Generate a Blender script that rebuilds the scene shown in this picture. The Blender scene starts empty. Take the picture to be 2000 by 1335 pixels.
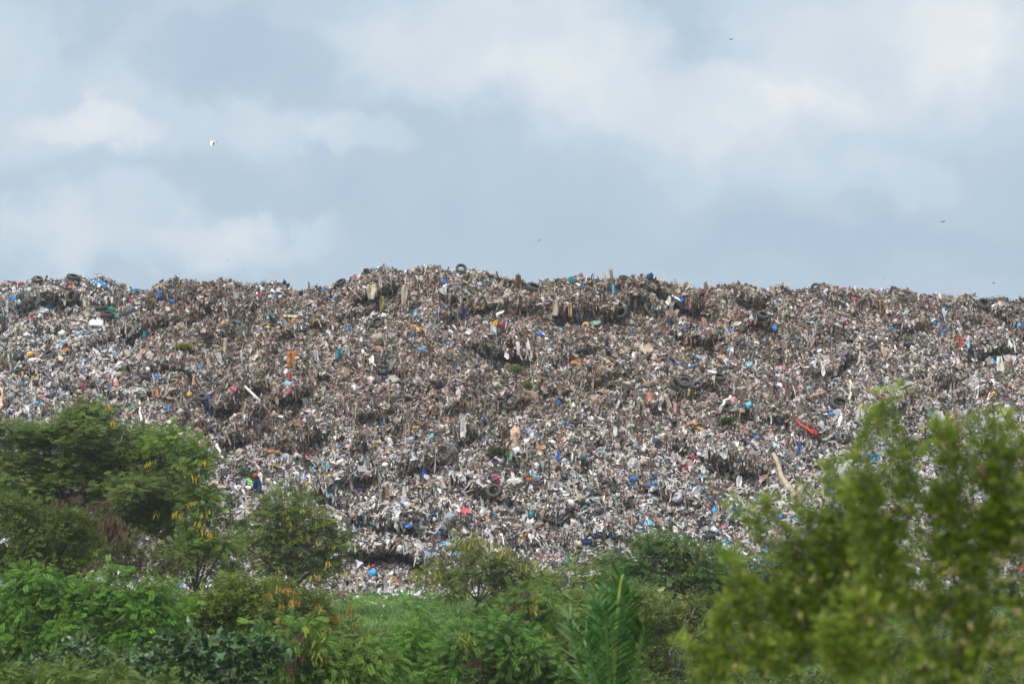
import bpy, math, random
import numpy as np
from mathutils import Vector

SC = bpy.context.scene
COL = SC.collection
RNG = np.random.default_rng(7)
random.seed(7)

# ------------------------------------------------------------------ camera numbers (pixels of the 2000 x 1335 photograph)
F = 85.0 / 36.0 * 2000.0
CAM = np.array([0.0, 0.0, 5.2])
PITCH = math.atan(232.5 / F)
FW = np.array([0.0, math.cos(PITCH), math.sin(PITCH)])
UP = np.array([0.0, -math.sin(PITCH), math.cos(PITCH)])


def project(p):
    d = np.asarray(p, float) - CAM
    dep = d @ FW
    return 1000 + F * d[..., 0] / dep, 667.5 - F * (d @ UP) / dep, dep


def at(px, py, Y):
    """the point at distance Y seen at a pixel of the photograph"""
    d = FW + np.array([(px - 1000) / F, 0, 0]) + UP * ((667.5 - py) / F)
    return CAM + d * (Y / d[1])


# ------------------------------------------------------------------ noise
def _hash(ix, iy, iz, seed):
    h = (ix.astype(np.uint32) * np.uint32(374761393) + iy.astype(np.uint32) * np.uint32(668265263)
         + iz.astype(np.uint32) * np.uint32(2147483647) + np.uint32(seed * 974711 & 0xffffffff))
    h = (h ^ (h >> np.uint32(13))) * np.uint32(1274126177)
    h = (h ^ (h >> np.uint32(16))) * np.uint32(2246822519)
    h = h ^ (h >> np.uint32(15))
    return h.astype(np.float64) / 4294967295.0


def vn(x, y, z=0.0, seed=1):
    """value noise in -1..1"""
    x, y, z = np.broadcast_arrays(np.asarray(x, float), np.asarray(y, float), np.asarray(z, float))
    ix, iy, iz = np.floor(x).astype(np.int64), np.floor(y).astype(np.int64), np.floor(z).astype(np.int64)
    fx, fy, fz = x - ix, y - iy, z - iz
    fx, fy, fz = [f * f * f * (f * (f * 6 - 15) + 10) for f in (fx, fy, fz)]
    out = 0
    for a in (0, 1):
        for b in (0, 1):
            for c in (0, 1):
                w = (fx if a else 1 - fx) * (fy if b else 1 - fy) * (fz if c else 1 - fz)
                out = out + w * _hash(ix + a, iy + b, iz + c, seed)
    return out * 2 - 1


def fbm(x, y, z=0.0, seed=1, octv=3):
    o, amp, tot = 0, 1.0, 0
    for k in range(octv):
        o = o + amp * vn(x * 2 ** k, y * 2 ** k, z * 2 ** k, seed + 17 * k)
        tot += amp
        amp *= .5
    return o / tot


def sstep(a, b, x):
    t = np.clip((x - a) / (b - a), 0, 1)
    return t * t * (3 - 2 * t)


def norm(v):
    return v / np.maximum(np.linalg.norm(v, axis=-1, keepdims=True), 1e-9)


# ------------------------------------------------------------------ materials
def new_mat(name):
    m = bpy.data.materials.new(name)
    m.use_nodes = True
    nt = m.node_tree
    return m, nt, nt.nodes['Principled BSDF']


def attr_mat(name, rough=.7, spec=.3, transl=0.0, noise=0.0, nscale=8.0, sheen=0.0):
    """colour from the mesh's own 'Col' attribute (one colour for each piece), with fine procedural variation"""
    m, nt, b = new_mat(name)
    a = nt.nodes.new('ShaderNodeAttribute'); a.attribute_name = 'Col'
    out = a.outputs['Color']
    if noise:
        tc = nt.nodes.new('ShaderNodeTexCoord')
        n = nt.nodes.new('ShaderNodeTexNoise'); n.inputs['Scale'].default_value = nscale; n.inputs['Detail'].default_value = 4
        nt.links.new(tc.outputs['Object'], n.inputs['Vector'])
        r = nt.nodes.new('ShaderNodeMapRange'); r.inputs['From Min'].default_value = .3; r.inputs['From Max'].default_value = .7
        r.inputs['To Min'].default_value = 1 - noise; r.inputs['To Max'].default_value = 1 + noise
        nt.links.new(n.outputs['Fac'], r.inputs['Value'])
        mx = nt.nodes.new('ShaderNodeVectorMath'); mx.operation = 'SCALE'
        nt.links.new(out, mx.inputs[0]); nt.links.new(r.outputs['Result'], mx.inputs['Scale'])
        out = mx.outputs['Vector']
    nt.links.new(out, b.inputs['Base Color'])
    b.inputs['Roughness'].default_value = rough
    b.inputs['Specular IOR Level'].default_value = spec
    if transl:
        t = nt.nodes.new('ShaderNodeBsdfTranslucent')
        nt.links.new(out, t.inputs['Color'])
        ms = nt.nodes.new('ShaderNodeMixShader'); ms.inputs['Fac'].default_value = transl
        nt.links.new(b.outputs['BSDF'], ms.inputs[1]); nt.links.new(t.outputs['BSDF'], ms.inputs[2])
        nt.links.new(ms.outputs['Shader'], nt.nodes['Material Output'].inputs['Surface'])
    return m


def flat_mat(name, col, rough=.7, spec=.3, noise=.2, nscale=6.0, dirt=None, bump=0.0):
    m, nt, b = new_mat(name)
    tc = nt.nodes.new('ShaderNodeTexCoord')
    n = nt.nodes.new('ShaderNodeTexNoise'); n.inputs['Scale'].default_value = nscale; n.inputs['Detail'].default_value = 5
    nt.links.new(tc.outputs['Object'], n.inputs['Vector'])
    cr = nt.nodes.new('ShaderNodeValToRGB')
    d = dirt or [c * (1 - noise * 1.6) for c in col]
    cr.color_ramp.elements[0].position = .34; cr.color_ramp.elements[0].color = (*d, 1)
    cr.color_ramp.elements[1].position = .62; cr.color_ramp.elements[1].color = (*[min(1, c * (1 + noise * .4)) for c in col], 1)
    nt.links.new(n.outputs['Fac'], cr.inputs['Fac'])
    nt.links.new(cr.outputs['Color'], b.inputs['Base Color'])
    b.inputs['Roughness'].default_value = rough
    b.inputs['Specular IOR Level'].default_value = spec
    if bump:
        bp = nt.nodes.new('ShaderNodeBump'); bp.inputs['Strength'].default_value = bump; bp.inputs['Distance'].default_value = .03
        nt.links.new(n.outputs['Fac'], bp.inputs['Height']); nt.links.new(bp.outputs['Normal'], b.inputs['Normal'])
    return m


M_LITTER = attr_mat('litter', rough=.6, spec=.25, noise=.25, nscale=9)
M_LEAF = attr_mat('leaf', rough=.55, spec=.28, transl=.32)
M_GLOSS = attr_mat('glossy_leaf', rough=.36, spec=.45, transl=.15)
M_GRASS = attr_mat('grass', rough=.7, spec=.2, transl=.25)
M_BARK = flat_mat('bark', (.10, .085, .065), .9, .1, .35, 14, bump=.5)
M_TWIG = flat_mat('pale_bark', (.26, .23, .19), .9, .1, .3, 20)
M_RUBBER = flat_mat('tyre_rubber', (.045, .046, .048), .7, .3, .3, 7, dirt=(.075, .068, .06), bump=.2)


# ------------------------------------------------------------------ mesh building
def mesh_obj(name, V, Fc, mat, col=None, smooth=False, parent=None):
    """V (n,3); Fc: one (m,k) index array or a list of them; col (n,3) linear colour per vertex"""
    V = np.asarray(V, np.float32)
    groups = Fc if isinstance(Fc, list) else [Fc]
    groups = [np.asarray(g, np.int32) for g in groups if len(g)]
    me = bpy.data.meshes.new(name)
    nl = sum(g.size for g in groups); nf = sum(len(g) for g in groups)
    me.vertices.add(len(V)); me.vertices.foreach_set('co', V.ravel())
    me.loops.add(nl); me.loops.foreach_set('vertex_index', np.concatenate([g.ravel() for g in groups]))
    me.polygons.add(nf)
    tot = np.concatenate([np.full(len(g), g.shape[1], np.int32) for g in groups])
    st = np.concatenate([[0], np.cumsum(tot)[:-1]]).astype(np.int32)
    me.polygons.foreach_set('loop_start', st)
    me.polygons.foreach_set('use_smooth', np.full(nf, bool(smooth)))
    me.update(calc_edges=True)
    me.validate()
    if col is not None:
        a = me.color_attributes.new('Col', 'FLOAT_COLOR', 'POINT')
        c = np.ones((len(V), 4), np.float32); c[:, :3] = col
        a.data.foreach_set('color', c.ravel())
    me.materials.append(mat)
    o = bpy.data.objects.new(name, me)
    COL.objects.link(o)
    if parent is not None:
        o.parent = parent
    return o


def tag(o, label, cat, group=None):
    o['label'] = label; o['category'] = cat
    if group:
        o['group'] = group
    return o


def kind(o, k, label=None, cat=None):
    o['kind'] = k
    if label:
        o['label'] = label
    if cat:
        o['category'] = cat
    return o


def empty(name, loc, label, cat, group=None):
    o = bpy.data.objects.new(name, None)
    o.location = loc; o.empty_display_size = .3
    COL.objects.link(o)
    return tag(o, label, cat, group)


def recenter(o):
    """put a mesh's origin at its own middle bottom"""
    me = o.data
    n = len(me.vertices); v = np.empty(n * 3, np.float32); me.vertices.foreach_get('co', v); v = v.reshape(-1, 3)
    c = np.array([v[:, 0].mean(), v[:, 1].mean(), v[:, 2].min()], np.float32)
    me.vertices.foreach_set('co', (v - c).ravel()); me.update()
    o.location = Vector(c.tolist())
    return o


class Soup:
    """collects vertex and face arrays into one mesh"""
    def __init__(s):
        s.v, s.f, s.c, s.n = [], {}, [], 0

    def add(s, V, Fc, col=None):
        V = np.asarray(V, float).reshape(-1, 3)
        Fc = np.asarray(Fc, np.int64)
        s.v.append(V); s.f.setdefault(Fc.shape[1], []).append(Fc + s.n)
        if col is not None:
            c = np.asarray(col, float)
            s.c.append(np.broadcast_to(c, V.shape) if c.ndim == 1 else c)
        s.n += len(V)

    def tube(s, pts, r0, r1, k=5, col=None):
        pts = np.asarray(pts, float); n = len(pts)
        t = norm(np.gradient(pts, axis=0))
        ref = np.array([1., 0, 0]) if abs(t[0, 0]) < .8 else np.array([0, 1., 0])
        a = norm(np.cross(t, ref)); b = np.cross(t, a)
        th = np.arange(k) * 2 * math.pi / k
        r = np.linspace(r0, r1, n)[:, None, None]
        V = pts[:, None] + r * (a[:, None] * np.cos(th)[None, :, None] + b[:, None] * np.sin(th)[None, :, None])
        i = np.arange(n - 1)[:, None] * k; j = np.arange(k)[None]
        q = np.stack([i + j, i + (j + 1) % k, i + k + (j + 1) % k, i + k + j], -1).reshape(-1, 4)
        V = np.concatenate([V.reshape(-1, 3), pts[:1], pts[-1:]])
        s.add(V, q, col)
        base = s.n - len(V); j = np.arange(k)
        caps = np.concatenate([np.stack([np.full(k, n * k), (j + 1) % k, j], -1),
                               np.stack([np.full(k, n * k + 1), (n - 1) * k + j, (n - 1) * k + (j + 1) % k], -1)]) + base
        s.f.setdefault(3, []).append(caps)

    def obj(s, name, mat, parent=None, smooth=False):
        return mesh_obj(name, np.concatenate(s.v), [np.concatenate(g) for g in s.f.values()], mat,
                        np.concatenate(s.c) if s.c else None, smooth, parent)


def frames(nrm, tang):
    n = norm(nrm); t = norm(tang - n * (tang * n).sum(-1, keepdims=True)); b = np.cross(n, t)
    return t, b, n


def curve(a, b, sag=0.0, wob=0.0, n=6):
    a, b = np.asarray(a, float), np.asarray(b, float)
    t = np.linspace(0, 1, n)[:, None]
    p = a + (b - a) * t
    w = np.sin(t * math.pi)
    p = p + w * np.array([RNG.normal(0, wob), RNG.normal(0, wob), sag + RNG.normal(0, wob * .5)])
    return p


# ------------------------------------------------------------------ the hill of rubbish: shape
RIDGE = np.array([(-900, 560), (-600, 548), (-300, 556), (-120, 549), (0, 549), (20, 546), (40, 550), (65, 547), (90, 544), (110, 547), (132, 547), (145, 543), (175, 546),
    (200, 543), (225, 551), (250, 558), (272, 565), (297, 568), (307, 556), (322, 550), (337, 546), (355, 545), (375, 547), (392, 552), (412, 548),
    (450, 545), (470, 551), (500, 554), (532, 550), (555, 555), (567, 566), (585, 568), (602, 561), (620, 562), (650, 560), (662, 551), (675, 551),
    (690, 541), (717, 530), (737, 525), (762, 524), (785, 531), (800, 530), (822, 522), (840, 518), (857, 521), (872, 531), (890, 528), (900, 525),
    (920, 525), (945, 527), (970, 537), (1000, 546), (1012, 547), (1027, 553), (1045, 552), (1065, 546), (1080, 551), (1095, 545), (1107, 543), (1125, 537),
    (1137, 540), (1150, 545), (1170, 547), (1187, 546), (1210, 543), (1232, 537), (1250, 539), (1270, 538), (1280, 545), (1300, 551), (1320, 555), (1337, 551),
    (1355, 557), (1367, 566), (1387, 562), (1412, 556), (1435, 554), (1462, 560), (1475, 568), (1500, 568), (1512, 558), (1525, 557), (1542, 567), (1562, 565),
    (1585, 558), (1610, 555), (1630, 558), (1645, 563), (1675, 568), (1712, 565), (1730, 566), (1762, 564), (1782, 567), (1792, 573), (1825, 576), (1847, 575),
    (1867, 578), (1897, 575), (1912, 583), (1930, 581), (1950, 578), (1970, 583), (2000, 587), (2150, 590), (2400, 584), (2900, 600)], float)
# scarps: pixel of the lip's middle, half width, height, how far the face is hollowed (m)
SCARP = np.array([(735, 572, 48, 46, 2.0), (885, 582, 42, 34, 1.2), (935, 606, 95, 48, 1.2), (1105, 600, 105, 72, 1.7), (1232, 590, 62, 66, 1.6), (1312, 602, 58, 66, 1.6),
    (440, 652, 42, 62, 1.7), (305, 632, 72, 42, 1.3), (590, 642, 62, 40, 1.2), (215, 662, 60, 50, 1.1), (975, 684, 62, 46, 1.2), (1372, 662, 62, 60, 1.5),
    (1490, 638, 26, 50, 1.6), (1930, 690, 58, 56, 1.5), (1622, 716, 52, 56, 1.3), (1860, 742, 66, 36, 1.2), (595, 716, 70, 36, 1.0), (1192, 732, 62, 36, .9),
    (1322, 772, 82, 44, 1.2), (1042, 772, 62, 36, 1.0), (432, 848, 66, 46, 1.3), (885, 866, 72, 46, 1.3), (745, 812, 66, 34, .9), (1595, 850, 66, 66, 1.8),
    (1445, 914, 66, 60, 1.8), (1302, 956, 76, 56, 1.7), (965, 968, 95, 58, 1.8), (822, 900, 72, 54, 1.3), (645, 946, 95, 46, 1.3), (1162, 866, 66, 46, 1.1),
    (1372, 884, 62, 50, 1.3), (1482, 812, 52, 40, 1.2), (792, 1086, 62, 46, 1.3), (1092, 1004, 95, 42, 1.2), (562, 778, 62, 36, 1.0), (35, 716, 42, 46, 1.0),
    (150, 756, 90, 44, 1.0), (302, 770, 80, 44, 1.1), (472, 800, 62, 44, 1.1), (1720, 800, 80, 50, 1.2), (1800, 860, 90, 60, 1.4), (1190, 1040, 60, 34, 1.0),
    (690, 610, 60, 30, .8), (1150, 680, 70, 30, .8), (1760, 650, 70, 36, .9), (820, 740, 80, 36, 1.0), (1930, 820, 70, 50, 1.2), (700, 1010, 70, 40, 1.0)], float)


def mound(X, s):
    """the hill's surface: X across, s from 0 at its foot to 1 at its crest, beyond 1 over the top"""
    X, s = np.broadcast_arrays(np.asarray(X, float), np.asarray(s, float))
    yr = 119 + 2.2 * fbm(X * .05, 0.3, seed=3, octv=2)
    yb = 93.5 + 3.0 * fbm(X * .07, 5.3, seed=4, octv=2)
    dep = yr * math.cos(PITCH) + 9 * math.sin(PITCH)
    pxr = 1000 + F * X / dep
    pyr = np.interp(pxr, RIDGE[:, 0], RIDGE[:, 1]) + 2.5
    zr = 5.2 + yr * np.tan(np.arctan((667.5 - pyr) / F) + PITCH)
    sc = np.clip(s, -.1, 1)
    y = yb + (yr - yb) * sc
    z = zr * sc
    px = 1000 + F * X / (y * math.cos(PITCH) + (z - 5.2) * math.sin(PITCH))
    py = 900 - F * (z - 5.2) / y
    edge = sstep(-.02, .1, sc) * (1 - .6 * sstep(.9, 1.0, sc))
    # natural terraces: flat steps and steep faces
    ph = sc * 5.2 + 3.6 * fbm(X * .075, sc * 1.2, seed=11) + 1.6 * fbm(X * .26, sc * 3.5, seed=12)
    t = ph - np.floor(ph)
    T = sstep(0, .64, t) * 1.06 - .06 * sstep(.7, 1, t)
    A = np.clip(.38 + .9 * vn(X * .16, np.floor(ph) * 3.7, seed=13), 0, 1.0)
    D = (25 / 5.2) * A * (T - t)
    # gullies running down the face
    gl = 1 - np.abs(fbm(X * .17 + sc * 1.1, sc * .9 + X * .03, seed=25)) * 3.2
    D = D + 1.3 * np.clip(gl, 0, 1) ** 2 * sstep(-.5, .5, vn(X * .09, sc * 2.0, seed=26))
    # named scarps
    wob = 14 * fbm(px / 45., py / 45., seed=21) + 5 * vn(px / 9., py / 30., seed=22)
    for cx, cy, hw, h, d in SCARP:
        if hw > 63 and cy > 700:
            hw, d = hw * .8, d * .72
        tilt = .42 * math.sin(cx * 12.9 + cy * 4.7)
        cy = cy + tilt * (px - cx)
        k = np.abs(px - cx - wob) / hw
        ok = (k < 1.35) & (py > cy - h * 1.3) & (py < cy + h * 1.6)
        if not ok.any():
            continue
        wf = 1 - sstep(.5, 1.3, k)
        q = (py - cy - wob * .9) / h
        rec = sstep(-.06, .1, q) * (1 - sstep(.25, 1.25, q))
        bul = np.exp(-((q + .22) / .38) ** 2)
        D = D + wf * d * (rec * .60 - bul * .40)
    # lumps
    D = D - 1.25 * fbm(X * .22, z * .34, seed=31) - .65 * np.abs(fbm(X * .7, z * .9, seed=32)) - .28 * vn(X * 2.1, z * 2.4, seed=33) - .12 * vn(X * 5, z * 5, seed=34)
    y = y + D * edge
    back = np.maximum(s - 1, 0)
    y = y + back * 70
    z = z - back * 9 * (1 + .4 * vn(X * .2, back * 8, seed=41)) + np.minimum(back * 40, 1) * .25 * fbm(X * .8, back * 30, seed=42)
    return np.stack([X, y, z], -1)


def mound_normal(X, s):
    a = mound(X + .06, s) - mound(X - .06, s)
    b = mound(X, s + .004) - mound(X, s - .004)
    n = norm(np.cross(a, b))
    return np.where(n[..., 1:2] > .75, -n, n)


GX = np.arange(-44, 44.01, .11)
GS = np.concatenate([np.linspace(-.03, 1, 300), 1 + np.linspace(.004, .9, 40) ** 1.6])
GP = mound(GX[:, None], GS[None])
_nx, _ns = len(GX), len(GS)
_i = np.arange(_nx - 1)[:, None] * _ns; _j = np.arange(_ns - 1)[None]
_q = np.stack([_i + _j, _i + _ns + _j, _i + _ns + _j + 1, _i + _j + 1], -1).reshape(-1, 4)
m, nt, b = new_mat('packed_rubbish')
tc = nt.nodes.new('ShaderNodeTexCoord')
n1 = nt.nodes.new('ShaderNodeTexNoise'); n1.inputs['Scale'].default_value = 3.5; n1.inputs['Detail'].default_value = 8; n1.inputs['Roughness'].default_value = .75
cr = nt.nodes.new('ShaderNodeValToRGB')
e = cr.color_ramp.elements
e[0].position = .35; e[0].color = (.018, .017, .016, 1)
e[1].position = .7; e[1].color = (.20, .17, .14, 1)
x = e.new(.52); x.color = (.075, .062, .05, 1)
nt.links.new(tc.outputs['Object'], n1.inputs['Vector']); nt.links.new(n1.outputs['Fac'], cr.inputs['Fac'])
nt.links.new(cr.outputs['Color'], b.inputs['Base Color']); b.inputs['Roughness'].default_value = .9
bp = nt.nodes.new('ShaderNodeBump'); bp.inputs['Distance'].default_value = .2; bp.inputs['Strength'].default_value = .8
nt.links.new(n1.outputs['Fac'], bp.inputs['Height']); nt.links.new(bp.outputs['Normal'], b.inputs['Normal'])
kind(mesh_obj('rubbish_hill', GP.reshape(-1, 3), _q, m, smooth=True), 'structure', 'terraced hill of packed rubbish and brown earth under the litter', 'hill')

# surface lookup for things lying on the hill
_vis = (GS <= 1.001)
_LP = GP[:, _vis].reshape(-1, 3)
_LX, _LY, _LD = project(_LP)
_LXs = np.repeat(GX, _vis.sum()); _LSs = np.tile(GS[_vis], len(GX))


def on_hill(px, py):
    d2 = (_LX - px) ** 2 + (_LY - py) ** 2
    k = np.where(d2 < max(30, d2.min() * 1.5))[0]
    i = k[np.argmin(_LD[k] + .02 * d2[k])]
    # correct the small sideways miss
    p = _LP[i].copy()
    p[0] += (px - _LX[i]) * _LD[i] / F
    p[2] -= (py - _LY[i]) * _LD[i] / F
    return p, mound_normal(_LXs[i:i + 1], _LSs[i:i + 1])[0]

# ------------------------------------------------------------------ single pieces of rubbish one can point at
CLR = dict(white=(.78, .78, .77), offwhite=(.66, .63, .57), cream=(.62, .55, .40), beige=(.45, .37, .27), tan=(.42, .28, .16), peach=(.62, .44, .34), grey=(.33, .34, .35),
           pale=(.52, .52, .50), lgrey=(.46, .47, .48), black=(.02, .022, .026), navy=(.02, .045, .12), blue=(.02, .16, .52), sky=(.03, .34, .72), lblue=(.28, .45, .62), cyan=(.05, .50, .72),
           teal=(.02, .24, .30), green=(.03, .36, .20), mint=(.34, .52, .45), lime=(.22, .62, .12), yellow=(.72, .48, .04), orange=(.48, .20, .06), rust=(.40, .14, .05),
           red=(.48, .06, .05), pink=(.66, .13, .22), magenta=(.42, .04, .14), salmon=(.58, .24, .18), brown=(.14, .075, .045), dgrey=(.09, .09, .095), olive=(.22, .19, .09), dpink=(.5, .28, .30), bale=(.34, .28, .22))
M_PLASTIC = attr_mat('plastic_sheet', rough=.38, spec=.4, noise=.18, nscale=5)
M_CLOTH = attr_mat('dirty_cloth', rough=.88, spec=.15, noise=.28, nscale=5)
M_WOOD = attr_mat('weathered_wood', rough=.85, spec=.15, noise=.3, nscale=7)

import bmesh
_bm = bmesh.new(); bmesh.ops.create_icosphere(_bm, subdivisions=3, radius=1)
ICO = np.array([v.co[:] for v in _bm.verts]); ICOF = np.array([[v.index for v in f.verts] for f in _bm.faces]); _bm.free()
_bm = bmesh.new(); bmesh.ops.create_icosphere(_bm, subdivisions=1, radius=1)
ICO1 = np.array([v.co[:] for v in _bm.verts]); ICO1F = np.array([[v.index for v in f.verts] for f in _bm.faces]); _bm.free()


def gridfaces(a, b):
    i = np.arange(a - 1)[:, None] * b; j = np.arange(b - 1)[None]
    return np.stack([i + j, i + b + j, i + b + j + 1, i + j + 1], -1).reshape(-1, 4)


def two_layers(P, thick):
    """P (a,b,3) grid -> closed sheet of real thickness"""
    a, b, _ = P.shape
    n = np.cross(np.gradient(P, axis=0), np.gradient(P, axis=1)); n = norm(n)
    V = np.concatenate([P.reshape(-1, 3), (P - n * thick).reshape(-1, 3)])
    f = gridfaces(a, b); N = a * b
    rim = np.concatenate([np.arange(b), np.arange(1, a) * b + b - 1, (a - 1) * b + np.arange(b - 2, -1, -1), np.arange(a - 2, 0, -1) * b])
    nx = np.roll(rim, -1)
    return V, np.concatenate([f, f[:, ::-1] + N, np.stack([rim, nx, nx + N, rim + N], -1)])


def g_bag(w, h, sd, neck=True):
    d = ICO
    r = 1 + .44 * fbm(d[:, 0] * 1.6, d[:, 1] * 1.6, d[:, 2] * 1.6 + sd, seed=51) + .20 * vn(d[:, 0] * 5, d[:, 1] * 4, d[:, 2] * 5, seed=52 + sd % 7)
    V = d * r[:, None]
    if neck:
        k = np.clip((d[:, 1] - .84) / .16, 0, 1)
        V[:, 0] *= 1 - .75 * np.sin(k * 3.0); V[:, 2] *= 1 - .75 * np.sin(k * 3.0)
        V[:, 1] += .5 * k * (1 + .4 * np.sin(np.arctan2(d[:, 0], d[:, 2]) * 5))
    return V * [w / 2, h / 2.3, min(w, h) / 2.4], ICOF


def g_cloth(w, h, sd, n=10, fold=.24):
    u, v = np.meshgrid(np.linspace(-1, 1, n), np.linspace(-1, 1, n), indexing='ij')
    e = 1 + .28 * fbm(u * 1.3 + sd, v * 1.3, seed=61)
    sq = np.maximum(np.abs(u), np.abs(v)); rr = np.hypot(u, v) + 1e-6
    k = (sq / rr) * .5 + .5
    x = u * e * k * w / 2; y = v * e * k * h / 2
    s = min(w, h)
    z = fold * 1.7 * s * (fbm(u * 1.5 + sd * 3.1, v * 1.5, seed=62) + .45 * vn(u * 3.6 + sd, v * 3.6, seed=63)) - .35 * s * rr ** 2 * .5
    return two_layers(np.stack([x, y, z], -1), .012 + .02 * s)


def g_hang(w, h, sd):
    a, b = 7, 14
    u, v = np.meshgrid(np.linspace(-1, 1, a), np.linspace(0, 1, b), indexing='ij')
    wid = w / 2 * (.62 + .38 * np.sin(v * 2.6 + .3) + .22 * vn(v * 3 + sd, sd, seed=71))
    x = u * wid + w * .35 * vn(v * 1.6 + sd * 2, .5, seed=72) * v
    z = w * .30 * np.sin(u * 3.3 + sd + v * 1.5) + w * .25 * fbm(u * 1.2, v * 3 + sd, seed=73) + .18 * w * (1 - v)
    y = (.5 - v) * h * (1 + .10 * vn(u * 1.5 + sd, 0, seed=74))
    return two_layers(np.stack([x, y, z], -1), .015 + .04 * w)


def g_board(w, h, sd, th=None):
    th = th or max(.03, min(w, h) * .12)
    n = 6
    u, v = np.meshgrid(np.linspace(-1, 1, n), np.linspace(-1, 1, n), indexing='ij')
    x = u * w / 2 * (1 + .10 * vn(v * 1.2 + sd, sd, seed=81)); y = v * h / 2 * (1 + .12 * vn(u * 1.2 + sd, sd + 3, seed=82))
    z = .10 * min(w, h) * (u * vn(sd, 1, seed=83) + u * v * .6) + .04 * min(w, h) * vn(u * 2 + sd, v * 2, seed=84)
    return two_layers(np.stack([x, y, z], -1), th)


def g_block(w, h, sd):
    V = ICO.copy()
    V = np.sign(V) * np.abs(V) ** .38
    V *= (1 + .12 * fbm(V[:, 0] * 1.4 + sd, V[:, 1] * 1.4, V[:, 2] * 1.4, seed=85))[:, None]
    return V * [w / 2, h / 2, min(w, h) * .45], ICOF


def lathe(prof, seg, ribs=0.0):
    p = np.asarray(prof, float); n = len(p)
    th = np.arange(seg) * 2 * math.pi / seg
    r = p[None, :, 0] * np.ones((seg, 1))
    if ribs:
        r = r - ((np.arange(seg) % 2)[:, None]) * ribs * (p[None, :, 0] > .94)
    V = np.stack([r * np.cos(th)[:, None], r * np.sin(th)[:, None], np.broadcast_to(p[None, :, 1], r.shape)], -1).reshape(-1, 3)
    i = np.arange(seg)[:, None]; j = np.arange(n)[None]
    i2 = (i + 1) % seg; j2 = (j + 1) % n
    return V, np.stack([i * n + j, i2 * n + j, i2 * n + j2, i * n + j2], -1).reshape(-1, 4)


TYRE = lathe([(.56, -.19), (.64, -.27), (.80, -.30), (.93, -.25), (.98, -.16), (1, -.05), (1, .05), (.98, .16), (.93, .25), (.80, .30), (.64, .27), (.56, .19),
              (.60, .15), (.80, .23), (.90, .15), (.92, 0), (.90, -.15), (.80, -.23), (.60, -.15)], 56, .025)
BUCKET = lathe([(.02, -1), (.74, -1), (.95, .9), (1.04, .92), (1.04, 1.0), (.90, 1.0), (.70, -.9), (.02, -.9)], 24)

KEEP = []          # places the loose litter mostly leaves free (px, py, half width, half height)
NAMEOF = dict(bag=('plastic_bag', 'bag'), cloth=('plastic_sheet', 'sheet'), rag=('rag', 'cloth'), hang=('hanging_cloth', 'cloth'), strip=('plastic_strip', 'strip'),
              board=('board', 'board'), block=('foam_block', 'foam'), bucket=('bucket', 'bucket'), sack=('rubbish_bag', 'rubbish bag'), bale=('fabric_bale', 'bale'))
GROUPOF = dict(bag='coloured plastic bags on the rubbish hill', cloth='plastic sheets on the rubbish hill', rag='rags on the rubbish hill', hang='cloths hanging from the rubbish hill',
               strip='plastic strips on the rubbish hill', board='boards on the rubbish hill', sack='black rubbish bags on the hill')


def place(name, V, Fc, mat, c, pos, right, up, out, label, cat, group, smooth=True):
    W = V[:, 0:1] * right + V[:, 1:2] * up + V[:, 2:3] * out
    o = mesh_obj(name, W, Fc, mat, c, smooth)
    o.location = Vector(pos.tolist())
    return tag(o, label, cat, group)


def item(kd, px, py, w, h, rot, col, label):
    p, n = on_hill(px, py)
    d = np.linalg.norm(p - CAM)
    S = d / F
    W, H = w * S, h * S
    hang = kd in ('hang', 'strip')
    out = norm(np.array([n[0] * .4, -1.0, .18 if hang else .55]))
    r = math.radians(rot)
    rx = norm(np.cross(np.array([0, 0, 1.]), -out)) * -1
    rx = norm(np.cross(np.array([0, 0, 1.0]), out)) if False else norm(np.array([-out[1], out[0], 0.0]))
    up = np.cross(out, rx)
    right, up = rx * math.cos(r) + up * math.sin(r), up * math.cos(r) - rx * math.sin(r)
    sd = int(px * 7 + py * 3) % 97
    c = np.array(CLR[col])
    if kd in ('bag', 'sack', 'bale'):
        V, Fc = g_bag(W, H, sd, kd != 'bale'); lift = .22 * min(W, H); mat = M_PLASTIC if kd != 'bale' else M_CLOTH
    elif kd in ('cloth', 'rag'):
        V, Fc = g_cloth(W, H, sd); lift = .20; mat = M_PLASTIC if kd == 'cloth' else M_CLOTH
    elif hang:
        V, Fc = g_hang(W, H, sd); lift = .20; mat = M_CLOTH if kd == 'hang' else M_PLASTIC
    elif kd == 'board':
        V, Fc = g_board(W, H, sd); lift = .2; mat = M_WOOD
    elif kd == 'block':
        V, Fc = g_block(W, H, sd); lift = .15; mat = M_CLOTH
    elif kd == 'bucket':
        V, Fc = BUCKET[0] * [W / 2, W / 2, H / 2], BUCKET[1]; lift = .25; mat = M_PLASTIC
        V = V[:, [0, 2, 1]] * [1, 1, -1]
    nm, cat = NAMEOF[kd]
    cc = np.broadcast_to(c, V.shape).copy()
    KEEP.append((px, py, w * .5, h * .5))
    return place(nm, V, Fc, mat, cc, p + out * lift, right, up, out, label, cat, GROUPOF.get(kd), kd not in ('board',))


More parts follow.
